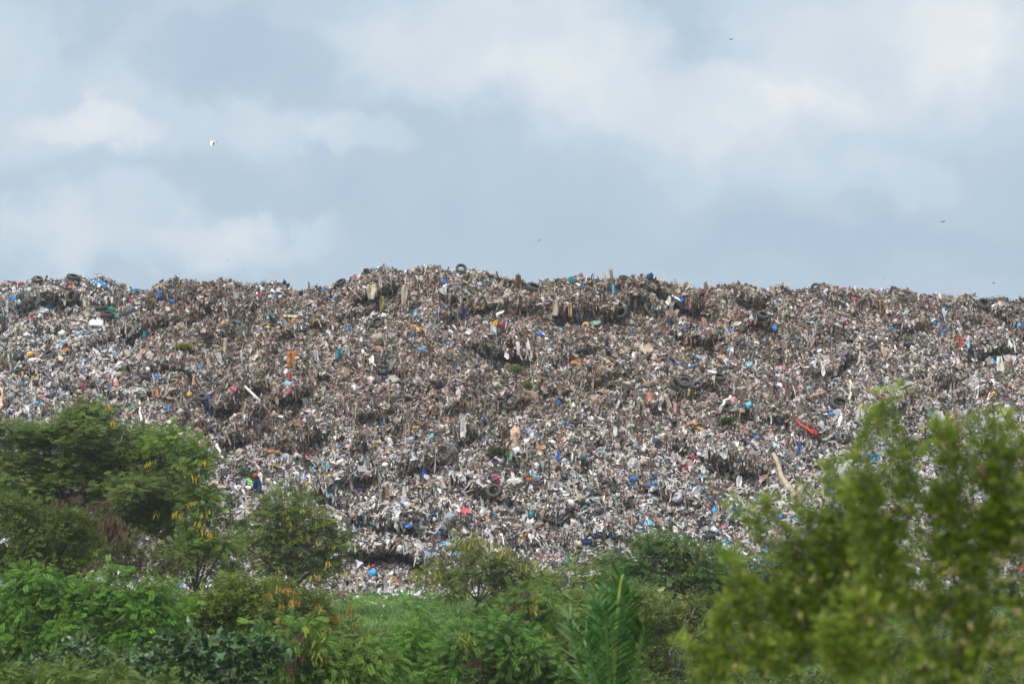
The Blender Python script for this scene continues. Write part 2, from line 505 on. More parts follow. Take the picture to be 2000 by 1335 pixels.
def tyre(px, py, w, ax, label):
    p, n = on_hill(px, py)
    d = np.linalg.norm(p - CAM)
    R = w * .5 * d / F
    ax = norm(np.array(ax, float))
    t = norm(np.cross(ax, np.array([.31, .2, .9]))); b_ = np.cross(ax, t)
    rad = math.radians(px * 37 % 360)
    t, b_ = t * math.cos(rad) + b_ * math.sin(rad), b_ * math.cos(rad) - t * math.sin(rad)
    V = TYRE[0] * R
    h = 2 * R * math.hypot(ax[2] * .3, 1) * (1 - abs(ax[2])) + .7 * R
    KEEP.append((px, py, w * .55, w * .55 * (1 - .45 * abs(ax[2]))))
    o = place('tyre', V, TYRE[1], M_RUBBER, None, p + np.array([0, -.22 - .2 * (1 - abs(ax[1])), .02]), t, b_, ax, label, 'tyre', 'discarded tyres on the rubbish hill')
    return o


def pole(name, pts, w0, w1, col, label, cat, mat=None, k=7, lift=.32):
    P = []
    for q in pts:
        p, n = on_hill(*q); P.append(p)
    P = np.array(P)
    # keep the piece clear of the hill between its ends
    P[:, 1] -= lift
    if len(P) == 2:
        P = P[0] + (P[1] - P[0]) * np.linspace(0, 1, 7)[:, None]
        P = P + .04 * RNG.normal(size=P.shape)
    S = 118 / F
    sp = Soup(); sp.tube(P, w0 * S / 2, w1 * S / 2, k, CLR[col])
    for q in pts:
        KEEP.append((q[0], q[1], 5, 5))
    o = sp.obj(name, mat or M_WOOD, smooth=True)
    return tag(recenter(o), label, cat)


TYRES = [
    (143, 580, 27, (-.5, -.75, .3), 'tyre standing open beside cream cardboard on the white litter slope'), (373, 583, 26, (.35, -.8, .2), 'grey tyre arching from the brown bank below the notch'),
    (76, 547, 21, (.1, -.5, .8), 'tyre half buried on the skyline near the red bag'), (146, 543, 27, (.2, -.3, .93), 'flat black tyre on the skyline over the white litter'),
    (200, 600, 26, (0, -.38, .92), 'flat tyre lying above the green cloth'), (213, 615, 27, (.1, -.3, .95), 'flat tyre lying just under the green cloth'),
    (245, 614, 21, (-.2, -.25, .94), 'small flat tyre to one side of the teal sheet'), (98, 695, 27, (-.3, -.75, .55), 'tyre leaning open above the cream bottle'),
    (119, 713, 20, (.5, -.6, .6), 'dark tyre under the cream bottle and orange scrap'), (250, 724, 22, (.95, -.25, .15), 'tyre standing edge on beside a tan sheet'),
    (288, 735, 27, (.1, -.25, .95), 'flat dark tyre over a small sky blue scrap'), (738, 631, 27, (-.35, -.75, .55), 'tyre leaning open above the big fabric bale'),
    (751, 713, 21, (.1, -.62, .78), 'small tyre ring below the fabric bale'), (666, 553, 23, (-.4, -.4, .8), 'tyre half sunk in the skyline at the foot of the central crest'),
    (901, 526, 22, (.1, -.8, .5), 'tyre arching against the sky on the highest crest'), (977, 783, 26, (.05, -.42, .9), 'flat tyre ring lying on top of another tyre'),
    (993, 795, 25, (.15, -.35, .92), 'lower tyre under a flat tyre ring at mid slope'), (1043, 563, 33, (.3, -.4, .85), 'large tyre tilted just below the skyline by a teal scrap'),
    (1218, 544, 21, (.1, -.3, .95), 'flat tyre on the skyline beside the blue draped cloth'), (1213, 611, 27, (-.4, -.8, .35), 'tyre ring standing open in the dark brown bank'),
    (1225, 772, 25, (.8, -.5, .25), 'dark tyre standing edge on above a red hanging cloth'), (1317, 751, 27, (.75, -.5, .4), 'steeply leaning tyre at the start of the tyre row'),
    (1337, 747, 27, (.1, -.75, .6), 'tyre ring in the middle of the tyre row'), (1361, 753, 22, (-.3, -.6, .75), 'half sunk tyre at the end of the tyre row'),
    (1404, 737, 26, (.1, -.5, .85), 'tyre arching from the litter beyond the tyre row'), (1420, 797, 31, (0, -.5, .85), 'black tyre cradling pink litter under the pale slanted board'),
    (1489, 617, 25, (.2, -.55, .8), 'dark tyre lying above the black overhang'), (1591, 563, 20, (-.5, -.75, .4), 'small tyre standing on the crest east of the notch'),
    (1761, 585, 21, (.1, -.2, .97), 'flat tyre low under the crest beside a small blue bag'), (1920, 595, 29, (.12, -.72, .68), 'whole tyre ring facing out under the skyline'),
    (1638, 651, 22, (.3, -.2, .93), 'flat dark tyre beside red and orange scraps'), (1699, 673, 20, (-.55, -.5, .65), 'tilted tyre above a leaning plank'),
    (1638, 789, 39, (.05, -.62, .75), 'big black tyre at the foot of the upright post'), (1125, 824, 24, (.05, -.3, .95), 'flat dark tyre in the pale litter of the lower slope'),
    (965, 959, 31, (-.15, -.8, .5), 'tyre propped open above an orange scrap on the low ledge'), (1006, 954, 18, (.2, -.3, .93), 'small flat tyre beside the propped open tyre'),
    (1048, 944, 20, (-.1, -.25, .95), 'flat tyre beside a dark red cloth'), (701, 1163, 19, (.1, -.3, .95), 'tyre on the grass edge next to white scraps'),
    (734, 1164, 20, (0, -.35, .93), 'tyre in the middle of the row along the grass edge'), (771, 1164, 21, (-.1, -.3, .95), 'tyre at the far end of the row along the grass edge'),
    (448, 707, 20, (.2, -.9, .2), 'tyre in the dark hollow beside hanging cloths'), (397, 777, 23, (.1, -.5, .85), 'dark tyre arching from litter near a pink rag'),
    (326, 710, 15, (.3, -.7, .6), 'little dark tyre among grey litter'),
]
ITEMS = '''
sack|37|697|18|20|10|black|black rubbish bag beside the yellow and white scraps
sack|62|735|12|13|0|black|small black bag between two yellow strips
sack|110|584|13|14|-20|black|black bag next to the standing open tyre
sack|507|838|28|20|15|dgrey|bulging dark bag in a hollow of the middle slope
sack|541|786|28|22|-10|black|large black bag with a blue scrap beside it
sack|1804|734|22|16|20|black|torn black bag over streaked plastic
sack|1775|675|20|17|0|black|black bag above the leaning tan cloth
sack|1427|721|13|12|0|black|small black bag above the arching tyre
sack|1370|690|9|20|0|black|narrow black bag in the shadow of the overhang
sack|527|731|16|14|30|black|black bag left of the red hanging cloth
sack|752|739|16|14|0|navy|dark navy bag under the small tyre ring
sack|1387|1052|22|20|0|black|black bag beside the sky blue scrap low down
sack|870|1045|16|16|0|black|black bag touching the teal bag
sack|682|1044|15|17|0|black|black bag next to royal blue scraps above the tree
sack|1112|995|20|16|0|black|black bag under the pale sheet
sack|1166|997|18|18|0|dgrey|dark grey bag beside the pale sheet
sack|100|775|20|12|0|black|flattened black bag above the leafy tree
sack|1450|648|15|16|0|black|black bag under a red scrap
sack|1160|1065|14|12|0|black|black bag beside the beige sack at the foot
hang|712|878|12|24|0|black|black cloth hanging over the pale lower slope
hang|502|957|14|36|0|navy|long dark cloth hanging beside the lime sheet
hang|1142|913|16|24|0|black|torn black cloth hanging at the lower middle
bag|40|555|16|9|10|red|red bag on the skyline slope
bag|137|563|9|9|0|red|small red bag above the standing tyre
cloth|195|557|28|12|-15|sky|crumpled blue tarpaulin on the white crest
bag|262|566|11|8|0|sky|bright blue bag at the end of the white crest
bag|333|589|18|10|-30|blue|blue and white bag beside the notch
strip|314|576|7|13|20|blue|blue strip beside the brown bank
bucket|461|585|14|12|0|white|white bucket lying on the brown bank
bag|255|588|9|8|0|magenta|pink red bag under the notch
bag|239|600|6|8|0|magenta|small crimson bag above the flat tyres
cloth|215|606|20|8|10|green|green cloth draped between two flat tyres
cloth|230|620|14|7|-20|teal|teal sheet beside the small flat tyre
cloth|27|585|12|15|0|blue|blue crumpled sheet among white litter
cloth|96|600|12|7|0|sky|sky blue sheet under the standing tyre
bag|4|617|9|9|0|cyan|cyan bag at the hill's edge of view
block|188|636|28|15|-5|white|big white foam chunk on the slope
hang|284|658|8|18|0|teal|teal cloth hanging over the shadowed step
bag|152|652|12|9|0|lblue|pale blue bag beside white bags
bag|121|653|15|14|0|white|white bag beside the pale blue bag
bag|52|655|14|10|0|white|white bag near the yellow green scraps
bag|75|665|9|10|0|lblue|light blue bag under the white litter
bag|58|693|14|11|0|yellow|dull yellow bag above a white bag
bag|60|707|14|13|0|offwhite|white bag below the dull yellow bag
cloth|129|687|17|9|15|orange|orange sheet over the cream bottle
bag|118|702|10|16|25|cream|cream bottle lying on dark tyres
bag|27|734|12|8|-10|yellow|yellow bag above the leafy tree
strip|68|741|5|11|0|yellow|short yellow strip beside a black bag
strip|46|733|4|13|0|yellow|thin yellow strip between two bags
cloth|308|737|11|7|0|sky|sky blue scrap beside the flat dark tyre
rag|228|752|8|15|-10|salmon|red orange rag near a blue scrap
rag|211|737|6|11|0|salmon|orange rag beside the tan sheet
rag|160|755|9|9|0|magenta|dark pink rag above the tree
cloth|232|733|16|13|10|beige|tan sheet beside the edge on tyre
cloth|269|765|30|13|-10|lgrey|grey tarpaulin over a ledge near the tree
hang|306|770|7|17|15|salmon|salmon strip leaning over a ledge
rag|458|763|11|9|-20|pink|pink red rag beside the tall pale strip
rag|368|772|9|9|0|yellow|yellow rag near the arching tyre
bag|391|719|8|11|0|blue|blue bag with pale edge at mid slope
bag|329|798|10|12|0|blue|royal blue bag above the tree crown
bag|72|788|10|8|0|sky|sky blue bag just above the leaves
bag|122|790|11|11|0|white|white bag just above the leaves
hang|570|705|16|30|8|orange|long orange cloth hanging at mid slope
rag|571|693|22|10|5|orange|orange cloth folded on top of the long orange cloth
hang|566|742|8|22|0|red|red cloth hanging under the orange cloth
strip|566|764|5|12|0|pink|pink tail under the red cloth
rag|574|629|9|12|0|orange|orange rag on the upper step
bag|523|640|10|7|0|yellow|yellow bag on the upper step
cloth|528|623|17|9|15|lblue|pale sheet lying on the upper step
board|568|621|30|5|-3|cream|cream board lying flat on the upper step
hang|663|697|10|28|0|teal|tattered blue green cloth hanging left of the bale
hang|682|690|10|24|0|mint|faded green cloth beside the tattered blue green cloth
bale|740|667|30|30|0|bale|big rounded bale of rags under a leaning tyre
rag|738|683|18|11|-8|tan|orange tan rag under the big bale
hang|722|573|18|28|0|cream|pale cloth hanging in the dark overhang
hang|792|580|11|44|0|beige|tall pale cloth hanging below the crest
hang|748|597|10|34|0|olive|brown cloth hanging from the dark overhang
hang|755|571|6|16|0|teal|blue cloth at the lip of the dark overhang
hang|811|614|9|16|-10|lblue|light blue cloth under the tall pale cloth
hang|803|660|5|16|-25|blue|slanting blue strip of cloth near the orange rag
rag|809|641|13|11|-20|tan|tan orange rag above the slanting blue strip
cloth|823|685|17|8|-8|sky|bright sky blue sheet on the middle slope
bag|876|671|8|7|0|sky|small blue bag alone in brown litter
bag|936|709|11|10|0|blue|blue bag above hanging grey strips
hang|970|636|8|19|-12|yellow|yellow cloth hanging from the dark ledge
rag|979|638|10|10|0|magenta|wine red rag next to the yellow cloth
cloth|976|615|18|6|25|white|white sheet above the yellow cloth
rag|868|552|9|12|0|blue|faded blue rag just under the highest crest
bag|917|577|9|8|0|cyan|cyan bag under the highest crest
rag|508|579|8|9|0|magenta|pink rag tied to a white stick
bag|627|786|13|7|0|yellow|bright yellow bag at mid slope
cloth|1125|711|23|12|0|orange|orange crumpled sheet on the middle slope
bag|1188|707|9|7|0|yellow|yellow orange bag on the middle slope
cloth|1238|699|7|17|8|white|white pointed sheet standing in brown litter
board|1264|686|20|18|35|beige|square beige board tipped on its corner
cloth|1412|701|26|12|-12|tan|tan cloth heaped below the overhang
strip|1198|568|5|21|0|cyan|bright cyan strip hanging under the skyline
rag|1270|543|13|16|0|navy|dark blue cloth draped over the skyline
rag|1118|549|14|13|-30|teal|teal cloth on the skyline lump
bag|1054|653|12|13|0|blue|blue bag on the ledge under the great scarp
cloth|1162|634|28|12|15|mint|pale green plastic sheet beside the great scarp
hang|1111|607|8|26|0|tan|ochre cloth hanging on the great scarp
hang|1083|604|10|30|0|beige|beige cloth hanging on the great scarp
hang|1125|620|5|28|0|navy|indigo strip hanging on the great scarp
hang|1334|586|7|14|0|blue|blue cloth hanging under the skyline dip
hang|1345|595|4|12|12|red|thin red strip beside the blue hanging cloth
rag|1297|648|5|10|0|red|small red rag below the dark blue cloths
hang|1310|634|8|17|0|navy|dark blue cloth hanging on the shadowed bank
bucket|1193|657|5|6|0|white|tiny white tub below the pale green sheet
bag|1330|634|11|11|0|cream|cream bag on the shadowed bank
hang|1374|629|9|15|15|tan|orange tan cloth lying below the skyline dip
rag|1403|636|6|11|15|salmon|pink red rag in brown litter
cloth|1465|636|15|5|-4|magenta|magenta sheet flat beside the black bag
cloth|1440|635|16|9|15|offwhite|off white sheet beside the magenta sheet
bag|1427|647|9|9|0|blue|blue bag above the tan heap
bag|1425|686|9|9|0|sky|sky blue bag above the heaped tan cloth
bag|1353|716|8|9|0|blue|blue bag above the tyre row
bag|1230|736|8|8|0|tan|tan orange bag over dark strips
rag|1378|651|9|5|-15|magenta|rose rag above the hanging strips
hang|1093|784|7|17|0|blue|blue cloth hanging on the lower middle slope
hang|1268|781|9|28|0|salmon|dull red cloth hanging under a tyre
cloth|1434|785|15|18|25|dpink|pink and green crumpled sheet inside the black tyre
bag|1462|793|12|18|-15|cyan|cyan bag beside the pink crumpled sheet
cloth|1524|721|20|9|-8|dpink|dusty pink sheet above the east slope
bag|1513|642|9|14|0|blue|blue bag beside the black overhang
hang|1728|692|11|27|12|peach|peach cloth hanging right of a leaning plank
cloth|1769|614|9|11|-15|mint|mint white sheet below the crest
bag|1824|632|9|11|0|sky|sky blue bag among pale litter
bag|1842|633|9|11|0|blue|deep blue bag next to the sky blue bag
hang|1874|673|5|30|0|red|long thin red cloth hanging at the far bank
bag|1668|586|12|9|20|red|red bag under the crest
bag|1646|563|10|6|0|pink|pink bag on the crest
bag|1651|590|8|6|0|green|green bag beside the red bag
cloth|1744|645|18|10|-10|teal|dark teal sheet over black litter
hang|1952|721|14|46|0|offwhite|long white cloth hanging from the far bank
bag|1939|707|8|13|0|sky|sky blue bag beside the long white cloth
bag|1991|636|8|11|0|sky|sky blue bag at the far edge of the hill
bag|1816|807|10|9|0|sky|sky blue bag beside the pale tent shaped sheet
bag|1863|803|6|9|0|sky|small round blue bag beyond the tent shaped sheet
cloth|1836|822|26|40|20|pale|pale tent shaped sheet propped behind the near bush
bag|1622|811|12|12|0|blue|blue bag above the white hose
rag|1587|847|12|16|25|red|red fabric end beside the white hose
hang|1559|881|7|34|0|blue|blue strip hanging upright beside the white hose
hang|1443|945|12|27|-8|white|white cloth hanging in a dark hollow
bag|1478|855|12|7|0|sky|sky blue bag under the red fabric
cloth|1706|898|22|22|-20|sky|blue sheet showing over the near bush
bag|1712|918|9|8|0|sky|blue bag under the blue sheet
hang|1917|926|11|26|0|magenta|red pipe shaped cloth behind the near bush
rag|1922|915|17|10|0|pink|red folded rag above the red pipe shaped cloth
cloth|1792|1003|24|14|-18|lgrey|grey white sheet seen through the near bush
bag|1523|1010|14|12|0|blue|blue bag amid white litter by the near bush
bag|1414|1030|12|6|0|pink|pink bag at the foot of the slope
cloth|1418|1064|13|12|-25|sky|sky blue scrap at the foot beside the black bag
hang|1643|924|12|30|10|white|white cloth hanging behind the near bush
rag|1007|847|22|30|5|peach|pale peach garment spread on the lower slope
hang|1008|868|14|22|0|beige|beige skirt of cloth under the peach garment
bag|1048|854|9|7|0|blue|blue bag beside the peach garment
bag|1078|864|16|9|-15|white|white bag right of the peach garment
strip|1093|893|6|23|0|blue|upright blue strip on the lower slope
cloth|1235|906|21|20|-25|lgrey|white film sheet above the blue bag
bag|1235|937|19|14|-5|blue|large deep blue bag on the low ledge
rag|1337|917|11|7|15|red|red rag high on the low ledge
cloth|1373|921|10|22|0|pale|pale knotted sheet with cyan tail
bag|1373|934|9|10|0|cyan|cyan tail of the pale knotted sheet
rag|1354|896|9|12|0|magenta|magenta rag above the pale knotted sheet
cloth|1004|942|30|13|5|offwhite|wide white sheet beside the flat tyre
rag|968|941|11|13|-20|magenta|magenta rag above the propped open tyre
rag|1037|938|15|9|10|rust|dark red cloth beside the flat tyre
bag|965|969|14|5|0|orange|orange scrap under the propped open tyre
bag|1037|1005|13|17|0|teal|teal bag in the dark lower hollow
bag|1142|991|10|10|0|teal|small teal bag above a white bag
bucket|1189|1019|12|13|0|offwhite|white bin standing at the foot
bag|1180|1026|7|6|0|red|small red bag touching the white bin
bag|1270|1023|10|15|15|cyan|bright cyan bag above the leafy tree
bag|1247|1008|10|10|0|lblue|pale blue bag above the cyan bag
bag|1396|999|11|17|10|sky|upright blue bag in white litter
strip|1367|960|7|15|0|sky|sky blue strip in grey litter
bag|1130|1062|17|15|-20|beige|beige sack at the foot of the slope
rag|1146|1059|18|13|0|navy|denim blue cloth beside the beige sack
cloth|1157|978|30|9|5|lgrey|long pale sheet on the low ledge
bag|1322|974|23|23|30|lgrey|translucent grey bag on the low ledge
board|1168|966|32|6|-5|brown|brown board above the long pale sheet
cloth|486|943|11|17|20|lime|lime green sheet beside the long dark cloth
rag|495|930|16|11|35|rust|rust orange rag above the lime sheet
cloth|530|886|34|9|-4|orange|orange board like sheet lying flat
rag|428|951|36|7|2|rust|rust coloured strip lying by the tree edge
board|711|919|23|13|2|grey|smooth grey panel on the lower slope
bag|611|917|8|11|0|cyan|bright cyan bag left of the grey panel
hang|831|928|8|30|-3|blue|blue cloth hanging on the lower slope
bag|752|909|13|13|0|white|white bag right of the grey panel
bag|643|929|11|6|0|yellow|yellow bag below the grey panel
bag|617|871|10|8|0|sky|sky blue bag over brown litter
cloth|684|951|6|27|2|offwhite|upright white sheet on the lower slope
cloth|647|966|14|22|10|lblue|white and blue film beside the upright sheet
bag|503|992|8|7|0|green|green scrap above the podded tree
cloth|728|1121|13|18|-25|sky|bright blue sheet above the grass
cloth|798|1030|15|9|15|blue|royal blue sheet on pale litter
cloth|692|1036|11|9|-30|blue|royal blue scrap beside the podded tree
bag|852|1046|17|12|0|teal|dark teal bag low on the slope
cloth|869|1064|13|8|-20|sky|blue scrap under the dark teal bag
cloth|783|1084|34|13|-8|dpink|wide dusty pink sheet near the foot
cloth|698|1016|17|5|12|yellow|yellow strip beside the podded tree
bag|729|1105|7|7|0|red|small red bag above the bright blue sheet
bag|889|1082|10|7|0|cyan|cyan scrap above the leafy shrub
cloth|694|1080|14|8|-20|cream|cream triangle beside the podded tree
bag|620|600|9|9|0|lgrey|grey bag under the notch of the ridge
cloth|1250|765|9|6|0|lblue|light blue scrap beside the edge on tyre
hang|440|680|9|36|0|beige|beige cloth hanging in the dark hollow
hang|617|702|9|34|4|lgrey|grey cloth hanging between orange and green cloths
hang|961|712|5|40|0|dgrey|dark narrow cloth hanging on the middle step
hang|990|600|8|26|0|lgrey|grey cloth hanging at the side of the crest
hang|1238|590|8|26|0|dpink|dusty pink cloth hanging in dark strips
hang|893|620|8|26|0|lgrey|grey cloth hanging in the crest's lower hollow
hang|905|614|8|22|0|navy|dark blue cloth hanging in the crest's lower hollow
hang|1304|790|14|34|12|beige|beige cloth hanging under the tyre row
hang|1318|800|7|26|0|dpink|pink grey cloth beside the beige hanging cloth
hang|1603|727|7|20|-10|white|small white cloth hanging over black litter
hang|1677|812|8|26|0|pale|pale cloth hanging below the upright post
'''
for t in TYRES:
    tyre(*t)
for ln in ITEMS.strip().splitlines():
    k, px, py, w, h, r, c, lab = ln.split('|')
    item(k, float(px), float(py), float(w), float(h), float(r), c, lab)
for a in [
    ('plank', [(480, 755), (504, 778), (528, 806)], 5, 4, 'offwhite', 'long whitish plank lying down the middle slope', 'plank'),
    ('plank', [(709, 684), (727, 708)], 6, 5, 'offwhite', 'pale batten leaning below the fabric bale', 'plank'),
    ('plank', [(728, 696), (734, 717)], 6, 4, 'white', 'short white batten beside the small tyre ring', 'plank'),
    ('stick', [(277, 786), (277, 824)], 4, 5, 'offwhite', 'upright white stick just above the leafy tree', 'stick'),
    ('stick', [(504, 571), (505, 597)], 3, 2, 'white', 'white stick standing with a pink rag', 'stick'),
    ('plank', [(1580, 776), (1613, 764)], 5, 5, 'tan', 'tan plank lying beside a blue scrap', 'plank'),
    ('post', [(1658, 782), (1661, 744)], 5, 5, 'cream', 'upright wooden post above the big black tyre', 'post'),
    ('plank', [(1675, 712), (1678, 674)], 5, 4, 'beige', 'leaning plank under the tilted tyre', 'plank'),
    ('plank', [(1406, 796), (1426, 775)], 6, 6, 'offwhite', 'pale slanted board over the black tyre', 'plank'),
    ('plank', [(1025, 1046), (1066, 1020)], 6, 5, 'brown', 'brown plank leaning near the foot of the slope', 'plank'),
    ('plank', [(1676, 798), (1690, 782)], 6, 4, 'peach', 'short pale batten beside the big black tyre', 'plank'),
    ('stick', [(1034, 615), (1044, 599)], 3, 2, 'mint', 'thin pale green stick on the great scarp', 'stick'),
    ('stick', [(3, 800), (9, 757)], 7, 5, 'peach', 'weathered pink brown stick beside the leafy tree', 'stick'),
    ('stick', [(424, 866), (437, 897)], 6, 3, 'offwhite', 'pale leaning stick below a torn white strip', 'stick'),
    ('stick', [(1115, 900), (1123, 870)], 4, 3, 'lgrey', 'curved pale stick beside the upright blue strip', 'stick'),
]:
    pole(*a)
pole('hose', [(1641, 815), (1636, 830), (1627, 848), (1612, 858), (1604, 858)], 8, 6, 'white', 'white curved hose over dark plastic', 'hose', M_PLASTIC)
pole('fabric_roll', [(1553, 818), (1562, 830), (1574, 836), (1588, 846)], 4, 6, 'red', 'red twisted fabric roll above the blue upright strip', 'fabric', M_CLOTH)
pole('carpet_roll', [(1508, 884), (1518, 905), (1524, 930), (1538, 950), (1552, 968)], 6, 12, 'beige', 'long grey beige roll of cloth sliding down the slope', 'cloth roll', M_CLOTH)
pole('pipe', [(1466, 706), (1470, 690), (1484, 676), (1500, 668)], 4, 4, 'dgrey', 'thin dark bent pipe on the east slope', 'pipe', M_PLASTIC)

# twigs standing up on the skyline
for (px, py, dx, dy, lab) in [(1151, 546, 7, -12, 'bare dark twig standing on the central skyline'), (872, 527, 5, -6, 'dark bent rod end on the highest crest'),
                              (1655, 566, 6, -7, 'dark stub of wood beside the pink bag on the crest'), (346, 545, -5, -8, 'small twig standing on the brown bank skyline'),
                              (603, 560, -1, -10, 'upright splinter in the notch of the ridge')]:
    p, n = on_hill(px, py)
    S = 118 / F
    sp = Soup(); q = p + np.array([dx * S, -.1, -dy * S])
    sp.tube([p - [0, .1, .3], p * .5 + q * .5 + [.03, 0, .02], q], .05, .02, 5)
    tag(recenter(sp.obj('twig', M_BARK)), lab, 'twig')

# ------------------------------------------------------------------ the loose litter: hundreds of thousands of scraps nobody could count
KE = np.array(KEEP)


def spots(n, smin, smax, xr=32):
    X = RNG.uniform(-xr, xr, n); s = RNG.uniform(smin, smax, n)
    P = mound(X, s); N = mound_normal(X, s)
    px, py, _ = project(P)
    keep = np.ones(n, bool)
    for kx, ky, kw, kh in KE:
        c = ((px - kx) / (kw + 1)) ** 2 + ((py - ky) / (kh + 1)) ** 2 < 1
        keep &= ~(c & (RNG.random(n) < .88))
    soil = fbm(px / 70., py / 34., seed=97) - .22 * sstep(900, 700, py)
    keep &= ~((soil > .20) & (RNG.random(n) < .55))      # bare patches of earth and ash
    return P[keep], N[keep], px[keep], py[keep]


PAL = np.array([(.43, .36, .31), (.30, .235, .185), (.49, .44, .40), (.62, .605, .60), (.20, .135, .092), (.034, .035, .040), (.105, .097, .094), (.095, .062, .043),
                (.02, .17, .45), (.16, .42, .52), (.52, .07, .07), (.58, .36, .07), (.12, .30, .15), (.50, .27, .14), (.45, .30, .30), (.45, .50, .58)])
#        beige  taupe  pale  white brown black dgrey dkbrown blue cyan red yellow green orange pink bluish
W_BROWN = np.array([14, 24, 6, 3.5, 21, 12, 12, 12, .25, .2, .2, .3, .3, .9, .7, 1.0])
W_WHITE = np.array([13, 9, 16, 30, 5, 17, 11, 4, 1.3, 1.1, .4, .5, .7, 1.0, 1.3, 4.5])


def colours(px, py):
    n = len(px)
    # cleaner, whiter rubbish was tipped at the near left crest and along the lower slope; the middle crest is old and brown
    w = sstep(330, 180, px) * 1.1 + sstep(760, 960, py) * .85 + sstep(1380, 1700, px) * sstep(570, 700, py) * .5
    w = w + .40 * fbm(px / 130., py / 60., seed=91) + .18 * vn(px / 28., py / 18., seed=92)
    w = np.clip(w + .13, 0, 1)[:, None]
    W = W_BROWN / W_BROWN.sum() * (1 - w) + W_WHITE / W_WHITE.sum() * w
    k = (np.cumsum(W, 1) > RNG.random((n, 1))).argmax(1)
    c = (PAL[k] * .93 + .010) * RNG.uniform(.82, 1.36, (n, 1)) * RNG.uniform(.94, 1.06, (n, 3))
    return np.clip(c, .008, .82)


def rag_batch(P, N, px, py, size, aspect, vert, lift, nu, nv, crumple, tilt=.55):
    """crumpled scraps: one nu x nv grid for each spot"""
    n = len(P)
    steep = sstep(.62, .25, N[:, 2])[:, None]
    crest = sstep(.0, 14., np.abs(py - np.interp(px, RIDGE[:, 0], RIDGE[:, 1])))[:, None]
    nn = norm(N * (1 + .8 * (1 - crest)) + RNG.normal(size=(n, 3)) * tilt * (1 - .45 * steep) + np.array([0, -.12, .12]))
    down = np.array([0, -.12, -1.0]) + RNG.normal(size=(n, 3)) * .16
    rnd = RNG.normal(size=(n, 3))
    use = (RNG.random((n, 1)) < np.maximum(vert * steep, .10))
    t, b_, nn = frames(nn, np.where(use, down, rnd))
    a = size * np.sqrt(aspect); w = size / np.sqrt(aspect)
    a = np.where(use[:, 0], a * 1.5, a); w = np.where(use[:, 0], w * .8, w)
    u, v = np.meshgrid(np.linspace(-1, 1, nu), np.linspace(-1, 1, nv), indexing='ij')
    u = u.ravel()[None, :, None]; v = v.ravel()[None, :, None]
    K = nu * nv
    ju = RNG.normal(0, .16, (n, K, 1)); jv = RNG.normal(0, .16, (n, K, 1))
    z = RNG.normal(0, crumple, (n, K, 1)) + RNG.normal(0, .35, (n, 1, 1)) * u * u + RNG.normal(0, .25, (n, 1, 1)) * v * v
    s = np.minimum(a, w)[:, None, None]
    V = (P + N * lift[:, None])[:, None] + t[:, None] * (u + ju) * a[:, None, None] * .5 + b_[:, None] * (v + jv) * w[:, None, None] * .5 + nn[:, None] * z * s
    f = gridfaces(nu, nv)[None] + (np.arange(n) * K)[:, None, None]
    c = colours(px, py)
    c = np.repeat(c[:, None], K, 1) * RNG.uniform(.86, 1.14, (n, K, 1))
    return V.reshape(-1, 3), f.reshape(-1, 4), c.reshape(-1, 3)


sp = Soup()
P, N, px, py = spots(420000, -.005, 1.02)
n = len(P)
sp.add(*[x for x in rag_batch(P, N, px, py, np.exp(np.clip(RNG.normal(-2.68, .55, n) + .30 * fbm(px / 60., py / 40., seed=95), -4.5, -.9)), RNG.uniform(1, 3.6, n), .75, RNG.uniform(-.02, .12, n), 3, 3, .22)])
P, N, px, py = spots(5000, 1.02, 1.16); n = len(P)
sp.add(*rag_batch(P, N, px, py, np.exp(RNG.normal(-1.9, .5, n)), RNG.uniform(1, 3, n), .5, RNG.uniform(0, .1, n), 3, 3, .25))
# larger torn sheets
P, N, px, py = spots(15000, .0, 1.0); n = len(P)
sp.add(*rag_batch(P, N, px, py, np.exp(np.clip(RNG.normal(-1.60, .40, n), -3, -.75)), RNG.uniform(1, 2.4, n), .8, RNG.uniform(.0, .10, n), 4, 4, .30))
# long strips, hanging where the face is steep
P, N, px, py = spots(75000, .0, 1.0)
k = (N[:, 2] < .5) | (RNG.random(len(P)) < .10)
k &= (py - np.interp(px, RIDGE[:, 0], RIDGE[:, 1]) > 9) | (RNG.random(len(P)) < .12)
P, N, px, py = P[k], N[k], px[k], py[k]; n = len(P)
V, Fq, Cc = rag_batch(P, N, px, py, np.exp(np.clip(RNG.normal(-2.15, .38, n), -4, -1.5)), RNG.uniform(6, 16, n), 1.25, RNG.uniform(.02, .12, n), 6, 2, .55, .40)
sp.add(V, Fq, Cc * np.array([.76, .70, .66]))
# scraps that rolled out onto the grass
n = 3400
gxx = RNG.uniform(-14, 9, n); gyy = mound(gxx, 0.0)[:, 1] + .6 - np.abs(RNG.normal(0, 1.5, n)) ** 1.6
gP = np.stack([gxx, gyy, np.full(n, .10)], -1); gpx, gpy, _ = project(gP)
sp.add(*rag_batch(gP, np.tile([0, -.2, 1.], (n, 1)), gpx, gpy, np.exp(RNG.normal(-2.3, .45, n)), RNG.uniform(1, 3, n), .3, RNG.uniform(0, .12, n), 3, 3, .25))
# lumps: bottles, pots, knotted bags
P, N, px, py = spots(15000, .0, 1.0); n = len(P)
r = np.exp(np.clip(RNG.normal(-2.6, .38, n), -4, -1.75))
A = RNG.normal(size=(n, 3, 3)) * .28 + np.eye(3)
V = np.einsum('kj,nij->nki', ICO1, A) * (1 + RNG.normal(0, .13, (n, len(ICO1), 1))) * r[:, None, None] + (P + N * .05)[:, None]
Fq = (ICO1F[None] + (np.arange(n) * len(ICO1))[:, None, None]).reshape(-1, 3)
sp.add(V.reshape(-1, 3), Fq, np.repeat(colours(px, py)[:, None], len(ICO1), 1).reshape(-1, 3))
